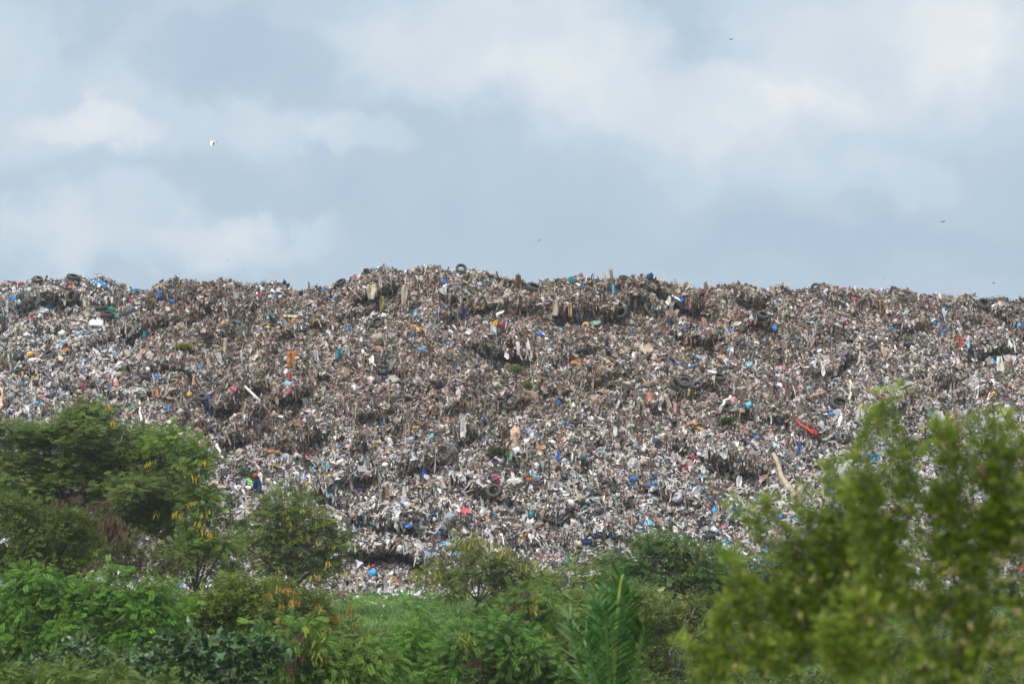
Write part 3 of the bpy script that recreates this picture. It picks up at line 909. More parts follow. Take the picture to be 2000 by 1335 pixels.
# filled bags and bundles, squashed and half sunk
P, N, px, py = spots(4200, .0, .985); n = len(P)
r = np.exp(np.clip(RNG.normal(-1.95, .28, n), -3, -1.35))
A = RNG.normal(size=(n, 3, 3)) * .30 + np.eye(3); A[:, :, 2] *= .7
bd_ = ICO1 * 1.0
V = np.einsum('kj,nij->nki', bd_, A) * (1 + RNG.normal(0, .20, (n, len(ICO1), 1))) * r[:, None, None] + (P - N * .02)[:, None]
Fq = (ICO1F[None] + (np.arange(n) * len(ICO1))[:, None, None]).reshape(-1, 3)
cb = colours(px, py); cb = cb * .8 + .2 * cb.mean(0)
sp.add(V.reshape(-1, 3), Fq, np.repeat(cb[:, None], len(ICO1), 1).reshape(-1, 3))
kind(sp.obj('litter', M_LITTER), 'stuff', 'countless torn plastic, paper and cloth scraps covering the hill', 'litter')

# ------------------------------------------------------------------ ground
def ground_z(x, y):
    x, y = np.asarray(x, float), np.asarray(y, float)
    return 3.5 * (1 - sstep(12.5, 33, y)) + .10 * vn(x * .3, y * .3, seed=101) * sstep(13, 30, y) + .0 * x


gx = np.concatenate([np.linspace(-1500, -62, 14), np.linspace(-60, 60, 121), np.linspace(62, 1500, 14)])
gy = np.concatenate([np.linspace(-300, -6, 10), np.linspace(-5, 130, 136), np.linspace(134, 3000, 24)])
G = np.stack(np.meshgrid(gx, gy, indexing='ij') + [np.zeros((len(gx), len(gy)))], -1) if False else np.stack([*np.meshgrid(gx, gy, indexing='ij'), np.zeros((len(gx), len(gy)))], -1)
G[..., 2] = ground_z(G[..., 0], G[..., 1])
m, nt, b = new_mat('grassy_earth')
tc = nt.nodes.new('ShaderNodeTexCoord')
n1 = nt.nodes.new('ShaderNodeTexNoise'); n1.inputs['Scale'].default_value = .45; n1.inputs['Detail'].default_value = 9; n1.inputs['Roughness'].default_value = .7
cr = nt.nodes.new('ShaderNodeValToRGB'); e = cr.color_ramp.elements
e[0].position = .36; e[0].color = (.11, .085, .05, 1); e[1].position = .52; e[1].color = (.085, .15, .04, 1)
nt.links.new(tc.outputs['Object'], n1.inputs['Vector']); nt.links.new(n1.outputs['Fac'], cr.inputs['Fac'])
nt.links.new(cr.outputs['Color'], b.inputs['Base Color']); b.inputs['Roughness'].default_value = .95
ni = len(gy)
_i = np.arange(len(gx) - 1)[:, None] * ni; _j = np.arange(ni - 1)[None]
kind(mesh_obj('ground', G.reshape(-1, 3), np.stack([_i + _j, _i + ni + _j, _i + ni + _j + 1, _i + _j + 1], -1).reshape(-1, 4), m, smooth=True), 'structure', 'grassy earth sloping away from the viewer', 'ground')


# ------------------------------------------------------------------ leaves
def t_feather(pairs, plen, pw, fwd=.55):
    V, Fq = [], []
    for i in range(pairs):
        x = .16 + .80 * i / (pairs - 1)
        ln = plen * (.75 + .5 * math.sin(math.pi * (i + .8) / (pairs + .6)))
        for sgn in (-1, 1):
            dx, dy = ln * fwd, sgn * ln * math.sqrt(1 - fwd * fwd)
            px_, py_ = -dy / ln * pw, dx / ln * pw
            k = len(V)
            V += [(x, 0, 0), (x + dx * .5 + px_, dy * .5 + py_, .02), (x + dx, dy, -.05), (x + dx * .5 - px_, dy * .5 - py_, .02)]
            Fq.append((k, k + 1, k + 2, k + 3))
    return np.array(V, float), np.array(Fq)


def t_spray(nl, w):
    V, Fq = [], []
    for i in range(nl):
        x = .12 + .6 * i / max(1, nl - 1)
        a = (0 if i == nl - 1 else (1 if i % 2 else -1) * .95)
        ln = .42
        d = np.array([math.cos(a), math.sin(a), .0]); s = np.array([-d[1], d[0], 0])
        z = .10 * ((i * 7) % 3 - 1)
        o = np.array([x, 0, 0])
        k = len(V)
        V += [o, o + d * ln * .5 + s * w + [0, 0, z + .05], o + d * ln + [0, 0, z], o + d * ln * .5 - s * w + [0, 0, z + .05]]
        Fq.append((k, k + 1, k + 2, k + 3))
    return np.array(V, float), np.array(Fq)


_big = np.array([(0, 0, 0), (.4, 0, -.05), (1, 0, -.10), (.18, .36, .08), (.62, .27, .05), (.18, -.36, .08), (.62, -.27, .05)], float)
TM = dict(feather=t_feather(12, .30, .030, .42), fine=t_feather(9, .26, .040, .4), spray=t_spray(6, .11), oval=t_spray(5, .13),
          big=(_big, np.array([(0, 1, 3), (1, 4, 3), (1, 2, 4), (1, 0, 5), (6, 1, 5), (2, 1, 6)])))


def add_leaves(sp, P, D, L, tm, droop, col, upk=1.0, var=.26):
    V0, F0 = TM[tm]
    n = len(P); K = len(V0)
    t = norm(D)
    up = norm(np.array([0, 0, 1.]) * upk + RNG.normal(size=(n, 3)) * .55)
    b_ = norm(np.cross(up, t)); nn = np.cross(t, b_)
    x = V0[None, :, 0:1]
    z = V0[None, :, 2:3] - (droop * RNG.uniform(.5, 1.4, n))[:, None, None] * x * x
    L = np.asarray(L)[:, None, None]
    V = P[:, None] + L * (x * t[:, None] + V0[None, :, 1:2] * b_[:, None] + z * nn[:, None])
    c = np.asarray(col)[None] * np.array([1.22, 1.16, .80]) * np.exp(RNG.normal(0, var, (n, 1))) * np.array([1, 1, 1]) ** 1
    yel = RNG.random((n, 1)) ** 2.5
    c = c * (1 - yel * .45) + yel * .45 * c * np.array([1.9, 1.2, .7])
    c = np.clip(np.repeat(c[:, None], K, 1) * RNG.uniform(.88, 1.12, (n, K, 1)), .004, .6)
    sp.add(V.reshape(-1, 3), (F0[None] + (np.arange(n) * K)[:, None, None]).reshape(-1, F0.shape[1]), c.reshape(-1, 3))


def pod_bunch(pt, n, ln, col, spread, wk=.07):
    sp = Soup()
    sp.tube([pt + [0, 0, ln * .3], pt - [0, 0, spread * 1.5]], ln * .04, ln * .03, 3, np.array(col) * .6)
    for k in range(n):
        o = pt + RNG.normal(size=3) * [spread, spread, spread * .5]
        d = norm(np.array([RNG.normal(0, .28), RNG.normal(0, .28), -1.0])); s = norm(np.cross(d, RNG.normal(size=3)))
        l = ln * RNG.uniform(.6, 1.15); w = ln * wk
        V = np.array([o, o + d * l * .3 + s * w, o + d * l * .3 - s * w, o + d * l * .8 + s * w, o + d * l * .8 - s * w, o + d * l + s * w * .1])
        V[3:] += np.array([RNG.normal(0, .06), RNG.normal(0, .06), 0]) * l * 2
        c = np.array(col) * RNG.uniform(.6, 1.25)
        sp.add(V, np.array([(0, 2, 1), (1, 2, 3), (2, 4, 3), (3, 4, 5)]), c)
    return sp


def plant(name, label, cat, Y, bx, blobs, leaf, L, dens, col, group=None, r0=.09, droop=.35, upk=1.0, clump=.34, gloss=False, pods=(), podcol=(.62, .46, .03), podlen=.22,
          twigs=(), fork=.45, depth=.8, barkmat=None, hor=False, dead=(), twigk=1.0, upb=.25):
    S = Y / F
    B = [(at(q[0], q[1], Y + RNG.normal(0, .25) * max(q[2:4]) * S), q[2] * S, q[3] * S, (q[4] if len(q) > 4 else None), len(q) > 5) for q in blobs]
    base = np.array([(bx - 1000) * S, Y, 0.0]); base[2] = ground_z(base[0], Y) - .05
    root = empty(name, base.tolist(), label, cat, group)
    ctr = np.mean([q[0] for q in B], 0)
    low = min(q[0][2] for q in B)
    fz = base[2] + max(.25, (low - base[2]) * fork + .2)
    fk = np.array([base[0] * .75 + ctr[0] * .25, Y, fz])
    tr = Soup()
    tr.tube(curve(base, fk, 0, .06), r0, r0 * .72, 7)
    cr_ = Soup()
    for c, rx, rz, bd, bare in B:
        if not bare:
            tr.tube(curve(fk, c, .1 * np.linalg.norm(c - fk), .08 * np.linalg.norm(c - fk), 8), r0 * .42, r0 * .11, 5)
        area = math.pi * rx * rz
        cl = clump * (2.6 if (leaf == 'oval' and not bare) else 1)
        nl = max(20 if leaf == 'oval' else 12, int(dens * area * (1.75 if leaf != 'oval' else 1) * (bd or 1)))
        nc = max(4, int(area / (cl * cl * 1.5)))
        ry = depth * rx if not hor else rx * .9
        u = norm(RNG.normal(size=(nc, 3))) * (RNG.random((nc, 1)) ** .42)
        cc = c + u * [rx * .92, ry, rz * .92]
        for q in (() if bare else cc[::2]):
            tr.tube(curve(c * .6 + fk * .4 if RNG.random() < .3 else c, q, .03, .05, 4), r0 * .13 + .004, .004, 3)
        k = RNG.integers(0, nc, nl)
        off = RNG.normal(size=(nl, 3)) * cl * np.array([.55, .55, .36 if hor else .42])
        P = cc[k] + off
        D = norm(off) * (1, 1, .35) + .5 * norm(P - c) + RNG.normal(size=(nl, 3)) * .35 + np.array([0, 0, .0 if hor else upb])
        if hor:
            D[:, 2] *= .15
        add_leaves(cr_, P, D, L * RNG.uniform(.65, 1.25, nl), leaf, droop, col, upk)
    for pts, w in twigs:
        Q = np.array([at(x, y, Y - .4) for x, y in pts])
        if len(twigs) < 10:
            tr.tube(curve(fk, Q[0], .05, .05, 6), w * S / 2.4, w * S / 2.4, 5)
        tr.tube(np.concatenate([curve(Q[i], Q[i + 1], 0, .03 * np.linalg.norm(Q[i + 1] - Q[i]), 4)[(1 if i else 0):] for i in range(len(Q) - 1)]), w * S / 2, w * S / 4, 5)
    def child(o):
        o.parent = root
        o.matrix_parent_inverse = root.matrix_world.inverted()
        me = o.data; v = np.empty(len(me.vertices) * 3, np.float32); me.vertices.foreach_get('co', v)
        v = v.reshape(-1, 3) - np.array(base, np.float32); me.vertices.foreach_set('co', v.ravel()); me.update()
        o.matrix_parent_inverse.identity()
        return o
    child(tr.obj('trunk', barkmat or M_BARK, smooth=True))
    child(cr_.obj('crown', M_GLOSS if gloss else M_LEAF))
    for q in pods:
        x, y = q[:2]; nn = q[2] if len(q) > 2 else 9
        pt = at(x, y - 6, Y - 1.0 * np.mean([b_[1] for b_ in B]) - .15)
        child(pod_bunch(pt, nn, podlen, podcol, podlen * .28).obj('pod_cluster', M_LEAF))
    for x, y, nn, ln, cl in dead:
        pt = at(x, y, Y - 1.0 * np.mean([b_[1] for b_ in B]) - .2)
        child(pod_bunch(pt, nn * 3, ln, cl, ln * .34, .034).obj('dead_leaf_bunch', M_LEAF))
    return root


GT = 'leafy trees and shrubs below the rubbish hill'
MID = (.105, .195, .042); BRI = (.085, .205, .036); OLI = (.105, .165, .036); GLO = (.034, .090, .038); YEL = (.115, .18, .03)
BROWNP = (.15, .095, .065)

plant('acacia_tree', 'wide dark acacia with flat feathery layers and bare pale twigs', 'tree', 74, 120,
      [(40, 850, 90, 32), (150, 840, 100, 40), (245, 862, 70, 30), (20, 900, 100, 36), (120, 890, 110, 40), (220, 900, 120, 42), (315, 895, 70, 30), (60, 945, 120, 40), (170, 950, 120, 42), (270, 960, 110, 42),
       (335, 945, 55, 40), (60, 990, 100, 36), (160, 1000, 100, 36), (270, 1015, 100, 40), (330, 1000, 60, 40), (172, 785, 24, 10), (200, 800, 30, 12), (130, 815, 60, 18), (10, 828, 46, 18), (190, 1050, 110, 36), (60, 1040, 80, 36), (300, 860, 50, 20)],
      'fine', .24, 330, (.085, .150, .040), GT, r0=.14, droop=.18, upk=1.3, clump=.36, hor=True, fork=.35,
      twigs=[([(88, 884), (84, 850), (80, 832)], 2.5), ([(86, 880), (55, 858), (30, 848)], 2.5), ([(98, 878), (118, 850), (130, 838)], 2.5), ([(82, 940), (72, 920), (58, 915)], 2),
             ([(190, 880), (205, 866), (222, 860)], 2), ([(150, 940), (165, 915), (172, 905)], 2), ([(270, 1010), (285, 1000), (310, 998)], 2), ([(240, 930), (180, 938), (150, 935)], 1.8)])
plant('podded_tree', 'feathery tree at the acacia edge with drooping yellow pods', 'tree', 71, 385,
      [(345, 862, 44, 16), (382, 892, 26, 30), (392, 925, 26, 34), (385, 985, 34, 48), (405, 1040, 30, 40), (300, 852, 34, 12), (425, 985, 16, 12), (360, 1080, 40, 30), (440, 1060, 25, 25)],
      'feather', .25, 230, MID, GT, r0=.08, pods=[(215, 797), (222, 828), (292, 905, 6), (354, 902, 7), (362, 915), (343, 1005), (352, 1010), (390, 1022, 6), (398, 1035), (411, 1043), (305, 1006, 5), (380, 935), (400, 905), (370, 985, 6), (403, 1005, 6)])
plant('viny_tree', 'dark tangled tree hung with brown dead leaves', 'tree', 63, 70,
      [(40, 1005, 60, 50), (30, 1070, 60, 55), (110, 1020, 60, 42), (150, 1060, 46, 52), (90, 1085, 70, 42), (0, 1110, 50, 40)], 'spray', .18, 300, (.09, .145, .045), GT, r0=.10, droop=.3, clump=.3,
      dead=[(216, 1010, 40, .42, BROWNP), (226, 1032, 34, .42, BROWNP), (115, 976, 22, .24, BROWNP), (150, 968, 16, .22, BROWNP), (176, 985, 14, .22, BROWNP), (205, 978, 16, .25, BROWNP), (168, 1110, 10, .2, BROWNP)])
plant('thin_tree', 'thin grey leaved tree with a dark leaning branch', 'tree', 66, 224,
      [(275, 1092, 62, 30), (215, 1095, 40, 28), (330, 1120, 40, 25), (240, 1050, 40, 20)], 'spray', .18, 220, (.085, .10, .05), GT, r0=.07, clump=.3, twigs=[([(224, 1130), (225, 1095), (226, 1070)], 5), ([(308, 1142), (328, 1118), (345, 1108), (362, 1095)], 5), ([(348, 1080), (370, 1096), (384, 1102)], 3)])
for args in [(40, [(30, 1150, 42, 42), (60, 1135, 30, 25), (92, 1118, 18, 16), (20, 1195, 50, 40), (55, 1250, 50, 38), (10, 1290, 40, 40)], 'bright green feathery shrub under the viny tree'),
             (150, [(150, 1185, 66, 46), (120, 1165, 46, 28), (190, 1155, 36, 26), (222, 1128, 14, 22), (130, 1232, 84, 36), (215, 1205, 46, 46), (60, 1200, 40, 40)], 'lushest bright green feathery shrub with one tall shoot'),
             (285, [(280, 1185, 52, 36), (250, 1165, 28, 22), (312, 1160, 30, 24), (245, 1245, 46, 28), (295, 1228, 46, 30), (330, 1190, 30, 30)], 'bright green feathery shrub beside the rounded vine shrub')]:
    plant('feathery_shrub', args[2], 'shrub', 50, args[0], args[1], 'feather', .165, 460, BRI, GT, r0=.05, droop=.5, clump=.28, pods=[(args[0] - 70, 1175, 7), (args[0] - 30, 1200, 7)] if args[0] == 150 else (), podcol=(.25, .30, .04))
plant('vine_shrub', 'rounded olive shrub densely clothed in small vine leaves', 'shrub', 54, 460,
      [(450, 1150, 78, 38), (400, 1175, 56, 40), (520, 1172, 66, 44), (470, 1200, 86, 36), (560, 1195, 46, 42), (400, 1218, 40, 32), (350, 1200, 30, 40)], 'spray', .17, 380, OLI, GT, r0=.06, clump=.24, droop=.3)
plant('broadleaf_shrub', 'dark glossy broad leaved shrub at the bottom edge', 'shrub', 41, 440,
      [(330, 1272, 50, 32), (400, 1272, 58, 42), (470, 1268, 58, 38), (525, 1282, 36, 36), (350, 1312, 60, 36), (450, 1322, 70, 32), (290, 1300, 40, 30)], 'big', .155, 200, GLO, GT, r0=.05, gloss=True, droop=.35, upk=.6, clump=.26)
plant('broadleaf_shrub', 'low broad leaved creeper shrub in front of the bright shrubs', 'shrub', 42.5, 180,
      [(110, 1292, 60, 22), (170, 1278, 58, 20), (232, 1288, 48, 26), (275, 1278, 38, 18), (50, 1300, 40, 20), (180, 1310, 90, 25)], 'big', .11, 260, (.036, .085, .034), GT, r0=.04, gloss=True, droop=.3, upk=.6, clump=.24)
plant('feathery_shrub', 'fine feathery shrub in the bottom corner below the creeper', 'shrub', 37, 150,
      [(40, 1322, 60, 24), (120, 1318, 70, 24), (210, 1318, 70, 20), (285, 1328, 50, 16), (100, 1345, 140, 20)], 'feather', .17, 420, (.085, .145, .034), GT, r0=.04, clump=.22)
plant('podded_tree', 'tree full of hanging yellow pods standing before the lower slope', 'tree', 80, 560,
      [(560, 985, 40, 34), (600, 1005, 46, 38), (520, 1022, 42, 36), (640, 1052, 44, 42), (560, 1062, 66, 36), (490, 1062, 36, 36), (610, 1108, 56, 36), (530, 1108, 46, 32), (668, 1088, 22, 26), (556, 950, 18, 10), (680, 1050, 18, 8)],
      'feather', .24, 165, (.095, .150, .034), GT, r0=.09, pods=[(565, 1022), (570, 1032, 6), (598, 1048), (560, 1012, 5), (620, 1060, 5), (640, 1100), (610, 1130), (672, 1122), (685, 1125), (700, 1135, 6), (590, 1085, 6), (505, 1102), (540, 1120, 6), (650, 1070, 5), (480, 1070, 5), (620, 1125, 6)])
plant('podded_shrub', 'olive shrub crowded with orange dry pods by the grass', 'shrub', 51, 610,
      [(620, 1182, 38, 36), (590, 1212, 48, 42), (640, 1222, 38, 38), (565, 1242, 40, 30), (555, 1165, 40, 30)], 'spray', .18, 280, (.085, .13, .034), GT, r0=.06, clump=.28, podcol=(.48, .27, .06), podlen=.17,
      pods=[(527, 1165), (545, 1148, 7), (560, 1152), (568, 1175), (548, 1185), (570, 1158, 7), (545, 1210), (620, 1188), (640, 1208), (685, 1200), (684, 1185), (665, 1205), (642, 1232), (628, 1240), (655, 1250), (660, 1260, 6), (580, 1178), (620, 1230, 7)])
plant('dry_shrub', 'leafless brown twiggy shrub at the hill foot', 'shrub', 86, 655, [(650, 1158, 38, 16), (625, 1150, 26, 14), (690, 1165, 26, 10)], 'spray', .12, 60, (.14, .10, .075), GT, r0=.04, clump=.16, barkmat=M_TWIG)
plant('feathery_shrub', 'yellow green feathery shrub with pod bunches at bottom middle', 'shrub', 44, 620,
      [(592, 1240, 34, 46), (560, 1282, 46, 42), (632, 1272, 40, 46), (520, 1262, 28, 36), (600, 1322, 86, 28), (690, 1302, 64, 42), (745, 1285, 42, 36), (520, 1322, 46, 34)], 'feather', .165, 400, (.085, .18, .034), GT, r0=.05, droop=.7, clump=.28,
      pods=[(600, 1225, 12), (595, 1248, 10), (628, 1270, 14), (640, 1285, 10), (620, 1250, 8)], podcol=(.26, .30, .04), podlen=.24, dead=[(586, 1235, 14, .24, BROWNP), (574, 1275, 18, .26, (.11, .06, .04)), (566, 1300, 14, .2, (.11, .06, .04))])
plant('feathery_shrub', 'pale green feathery shrub sprouting a slim leader in the grass', 'shrub', 48, 815,
      [(800, 1262, 56, 42), (842, 1235, 38, 32), (780, 1312, 76, 34), (820, 1192, 12, 26), (850, 1300, 50, 40)], 'feather', .165, 400, BRI, GT, r0=.05, droop=.5, clump=.28)
plant('feathery_shrub', 'broad green feathery shrub beside the palm', 'shrub', 46, 960,
      [(920, 1272, 64, 46), (960, 1235, 44, 36), (900, 1315, 76, 34), (1000, 1262, 54, 54), (1055, 1292, 50, 52), (985, 1318, 76, 32), (1085, 1325, 44, 28)], 'feather', .165, 400, (.070, .165, .036), GT, r0=.05, droop=.5, clump=.28,
      pods=[(905, 1240, 10), (912, 1250, 8)], podcol=(.26, .30, .04), dead=[(925, 1285, 12, .24, (.11, .06, .04))])
plant('feathery_shrub', 'thin feathery shrub with yellow green tips over the hill foot', 'shrub', 79, 930,
      [(870, 1112, 42, 22), (830, 1127, 22, 18), (950, 1082, 36, 22), (930, 1112, 36, 22), (985, 1112, 28, 26), (880, 1147, 32, 18), (960, 1152, 36, 26), (1000, 1152, 36, 34), (1032, 1112, 28, 28), (1062, 1132, 28, 26), (905, 1062, 18, 14)], 'feather', .25, 190, (.115, .165, .040), GT, r0=.06,
      pods=[(850, 1122, 12), (816, 1126, 10), (900, 1058, 12), (912, 1064, 10), (932, 1056, 10), (990, 1075, 10), (1020, 1105, 10), (1082, 1122, 10), (845, 1140, 10), (1008, 1150, 10), (1050, 1108, 10), (957, 1065, 8)], podcol=(.27, .26, .05), podlen=.34, twigs=[([(1000, 1190), (975, 1160), (955, 1115)], 3), ([(992, 1130), (988, 1100), (985, 1082)], 2)])
plant('feathery_shrub', 'shrub with dark dead pod bunches standing at the grass edge', 'shrub', 54, 985,
      [(1000, 1192, 34, 44), (1042, 1172, 24, 34), (962, 1232, 36, 34), (1030, 1225, 40, 36), (1085, 1190, 24, 34)], 'feather', .175, 300, (.075, .17, .034), GT, r0=.05, droop=.6, clump=.28,
      pods=[(1046, 1165, 12), (1044, 1190, 12), (1022, 1188, 8), (1072, 1245, 12), (1048, 1265, 12), (980, 1215, 8)], podcol=(.40, .36, .05), podlen=.24, dead=[(1003, 1180, 24, .26, (.13, .07, .055)), (928, 1185, 22, .24, (.13, .07, .055)), (1027, 1155, 14, .2, BROWNP), (1030, 1235, 10, .2, (.13, .06, .05))],
      twigs=[([(970, 1200), (945, 1170), (938, 1148)], 3), ([(950, 1165), (962, 1190), (972, 1196)], 2.5)])
plant('feathery_tree', 'blue green feathery tree with a dark bare branch over the hill foot', 'tree', 74, 1300,
      [(1300, 1052, 46, 26), (1332, 1082, 46, 30), (1262, 1088, 40, 30), (1200, 1102, 36, 20), (1232, 1132, 36, 26), (1372, 1092, 36, 30), (1312, 1122, 46, 26), (1352, 1142, 36, 26), (1150, 1092, 22, 12), (1390, 1130, 30, 30)], 'feather', .25, 230, (.060, .135, .036), GT, r0=.08,
      pods=[(1360, 1070, 8), (1372, 1085, 10), (1330, 1075, 8), (1400, 1075, 8), (1345, 1100, 8)], podcol=(.24, .22, .05), twigs=[([(1262, 1112), (1274, 1098), (1286, 1087)], 5), ([(1250, 1160), (1280, 1138), (1305, 1122), (1322, 1117), (1350, 1121)], 5), ([(1272, 1150), (1300, 1138), (1312, 1124)], 3)])
plant('scrub_bush', 'straggly grey green bush with leaning bare branches', 'bush', 53, 1310,
      [(1290, 1192, 46, 26), (1352, 1182, 46, 26), (1272, 1252, 46, 44), (1332, 1242, 54, 40), (1402, 1192, 46, 36), (1382, 1252, 46, 36), (1302, 1312, 60, 30), (1240, 1210, 30, 40), (1400, 1300, 50, 30)], 'spray', .17, 210, (.095, .135, .05), GT, r0=.05, clump=.26,
      twigs=[([(1308, 1274), (1325, 1240), (1342, 1215), (1358, 1185)], 6), ([(1316, 1264), (1345, 1252), (1372, 1236), (1405, 1202)], 5), ([(1386, 1222), (1388, 1205), (1392, 1192)], 3)], barkmat=M_TWIG)
plant('feathery_tree', 'dull green feathery tree behind the near bush', 'tree', 79, 1500,
      [(1482, 1112, 52, 34), (1442, 1152, 52, 34), (1512, 1152, 52, 38), (1562, 1122, 44, 34), (1472, 1202, 54, 34), (1542, 1202, 46, 34), (1612, 1152, 46, 50), (1662, 1080, 40, 34)], 'feather', .25, 220, (.055, .115, .04), GT, r0=.08,
      pods=[(1500, 1110, 8), (1470, 1130, 6), (1530, 1120, 6)], podcol=(.24, .22, .05))
plant('feathery_shrub', 'pale feathery shrub rising behind the palm', 'shrub', 57, 1110,
      [(1085, 1215, 36, 34), (1130, 1180, 34, 30), (1110, 1245, 46, 36), (1160, 1160, 30, 24), (1060, 1275, 40, 36), (1180, 1210, 40, 40), (1230, 1170, 34, 30)], 'feather', .22, 200, (.10, .17, .045), GT, r0=.05, droop=.5, clump=.28)
plant('scrub_bush', 'low dusty green bush on the near side of the grass patch', 'bush', 62, 745,
      [(735, 1256, 36, 16), (775, 1248, 26, 13), (700, 1262, 36, 18), (815, 1246, 18, 10)], 'spray', .18, 150, (.10, .135, .055), GT, r0=.04, clump=.24)
for bx_, Yb, bl_, lab_ in [(1130, 72, [(1120, 1128, 30, 22), (1160, 1140, 34, 26), (1190, 1130, 30, 22), (1090, 1150, 34, 26), (1215, 1165, 34, 26)], 'low feathery shrub between the thin shrub and the blue green tree'),
                          (1415, 76, [(1412, 1075, 22, 16), (1425, 1100, 30, 26), (1395, 1155, 30, 28), (1440, 1140, 34, 30), (1380, 1190, 40, 30), (1330, 1180, 40, 26)], 'light feathery shrub under the low arm of the near bush'),
                          (1300, 58, [(1270, 1180, 36, 26), (1310, 1205, 44, 30), (1360, 1215, 40, 28), (1250, 1225, 36, 30), (1400, 1230, 40, 34), (1340, 1255, 44, 30)], 'mid green feathery shrub mixed with the bare leaning branches')]:
    plant('feathery_shrub', lab_, 'shrub', Yb, bx_, bl_, 'feather', .24, 170, (.10, .17, .042), GT, r0=.05, droop=.5, clump=.28)
plant('feathery_shrub', 'dim feathery shrub filling the gap under the podded trees', 'shrub', 76, 400,
      [(350, 1075, 40, 24), (410, 1085, 36, 26), (450, 1100, 30, 24), (380, 1115, 40, 20), (310, 1065, 30, 20), (470, 1130, 30, 20)], 'feather', .25, 120, (.09, .145, .042), GT, r0=.05, clump=.3)
GN = 'blurred bushes close to the viewer'


def shoots(main, region, n, lens, seed):
    """leafy upright shoots: the ones the photograph shows, and n more rising out of the bush's body"""
    g = np.random.default_rng(seed)
    L_ = [(q[:2], q[2:4], q[4], q[5]) for q in main]
    for _ in range(n):
        rx = region[g.integers(len(region))]
        x0, y0 = rx[0] + g.uniform(-1, 1) * rx[2], rx[1] + g.uniform(-1, 1) * rx[3]
        ln = g.uniform(*lens); a = g.normal(0, .38)
        L_.append(((x0, y0), (x0 + ln * math.sin(a), y0 - ln * math.cos(a)), g.uniform(16, 27), g.uniform(5, 9)))
    blobs, stems = [], []
    for p0, p1, w0, w1 in L_:
        d = math.hypot(p1[0] - p0[0], p1[1] - p0[1])
        m_ = max(4, int(d / 14)); bow = g.normal(0, .11) * d
        for k in range(m_ + 1):
            t = k / m_
            w_ = (w0 + (w1 - w0) * t) * .40
            if g.random() < .10:
                continue
            blobs.append((p0[0] + (p1[0] - p0[0]) * t + bow * math.sin(math.pi * t) + g.normal(0, w_ * .30), p0[1] + (p1[1] - p0[1]) * t + g.normal(0, 3), w_ * g.uniform(.6, 1.15), 10 + w_ * .35, .9, 1))
        if len(stems) < len(main):
            stems.append(([p0, ((p0[0] + p1[0]) / 2 + bow, (p0[1] + p1[1]) / 2), p1], 2.0))
    return blobs, stems


A_MAIN = [(1600, 1120, 1432, 985, 34, 7), (1560, 1150, 1470, 1035, 30, 9), (1630, 1060, 1626, 905, 30, 8), (1645, 1040, 1690, 945, 26, 8), (1590, 1090, 1566, 962, 24, 6), (1540, 1080, 1508, 985, 18, 5), (1660, 1100, 1655, 960, 34, 10), (1480, 1260, 1428, 1095, 28, 7), (1400, 1335, 1330, 1262, 30, 8),
          (1500, 1200, 1448, 1130, 26, 8), (1610, 1150, 1600, 1010, 30, 8), (1600, 1180, 1545, 1075, 40, 12), (1640, 1180, 1625, 1060, 40, 12), (1540, 1250, 1470, 1180, 44, 14), (1580, 1230, 1520, 1130, 44, 14), (1470, 1300, 1400, 1230, 44, 14), (1690, 1180, 1668, 1040, 44, 12), (1650, 1240, 1600, 1140, 48, 16)]
A_REG = [(1600, 1200, 80, 50), (1560, 1280, 110, 50), (1450, 1290, 70, 36), (1400, 1330, 80, 20), (1690, 1210, 60, 60), (1640, 1300, 80, 40)]
bl, st = shoots(A_MAIN, A_REG, 14, (70, 150), 5)
plant('near_bush', 'blurred near bush reaching one low arm across the rubbish', 'bush', 12, 1560,
      [(1600, 1190, 76, 40, .42), (1560, 1280, 104, 44, .42), (1450, 1285, 60, 32, .42), (1390, 1330, 76, 22, .42), (1690, 1220, 64, 50, .42), (1640, 1300, 80, 50, .42)] + bl,
      'oval', .052, 6000, (.160, .245, .042), GN, r0=.012, clump=.028, droop=.1, upb=.7, twigs=st, pods=[(x, y, 5) for x, y in [(1512, 1040), (1590, 1130), (1660, 1010), (1560, 1200), (1620, 1160), (1640, 1230), (1530, 1260), (1470, 1240), (1600, 1240), (1440, 1300), (1500, 1310), (1580, 1320), (1560, 1150), (1655, 1120), (1610, 1280), (1690, 1240)]], podcol=(.50, .42, .17), podlen=.045)
B_MAIN = [(1735, 1050, 1742, 772, 42, 6), (1736, 960, 1734, 820, 26, 9), (1845, 1040, 1838, 822, 34, 8), (1842, 960, 1848, 862, 24, 10), (1935, 960, 1922, 806, 26, 8), (1965, 960, 1958, 815, 26, 9), (1990, 1030, 1988, 850, 36, 14), (1800, 1000, 1794, 868, 18, 6), (1690, 1080, 1662, 965, 30, 9), (1760, 1040, 1778, 930, 24, 8),
          (1710, 1060, 1700, 900, 26, 7), (1865, 1030, 1872, 900, 20, 6), (2030, 1050, 2025, 850, 40, 14), (1740, 1150, 1715, 1020, 50, 16), (1900, 1160, 1880, 1020, 50, 16), (1770, 1180, 1760, 1060, 50, 16), (1850, 1200, 1845, 1060, 50, 16)]
B_REG = [(1725, 1110, 60, 36), (1800, 1100, 50, 30), (1900, 1090, 50, 40), (1960, 1060, 40, 50), (1700, 1190, 70, 50), (1830, 1170, 90, 50), (1940, 1170, 80, 60), (1740, 1290, 100, 50), (1860, 1300, 120, 50), (1970, 1290, 80, 50)]
bl, st = shoots(B_MAIN, B_REG, 22, (70, 160), 9)
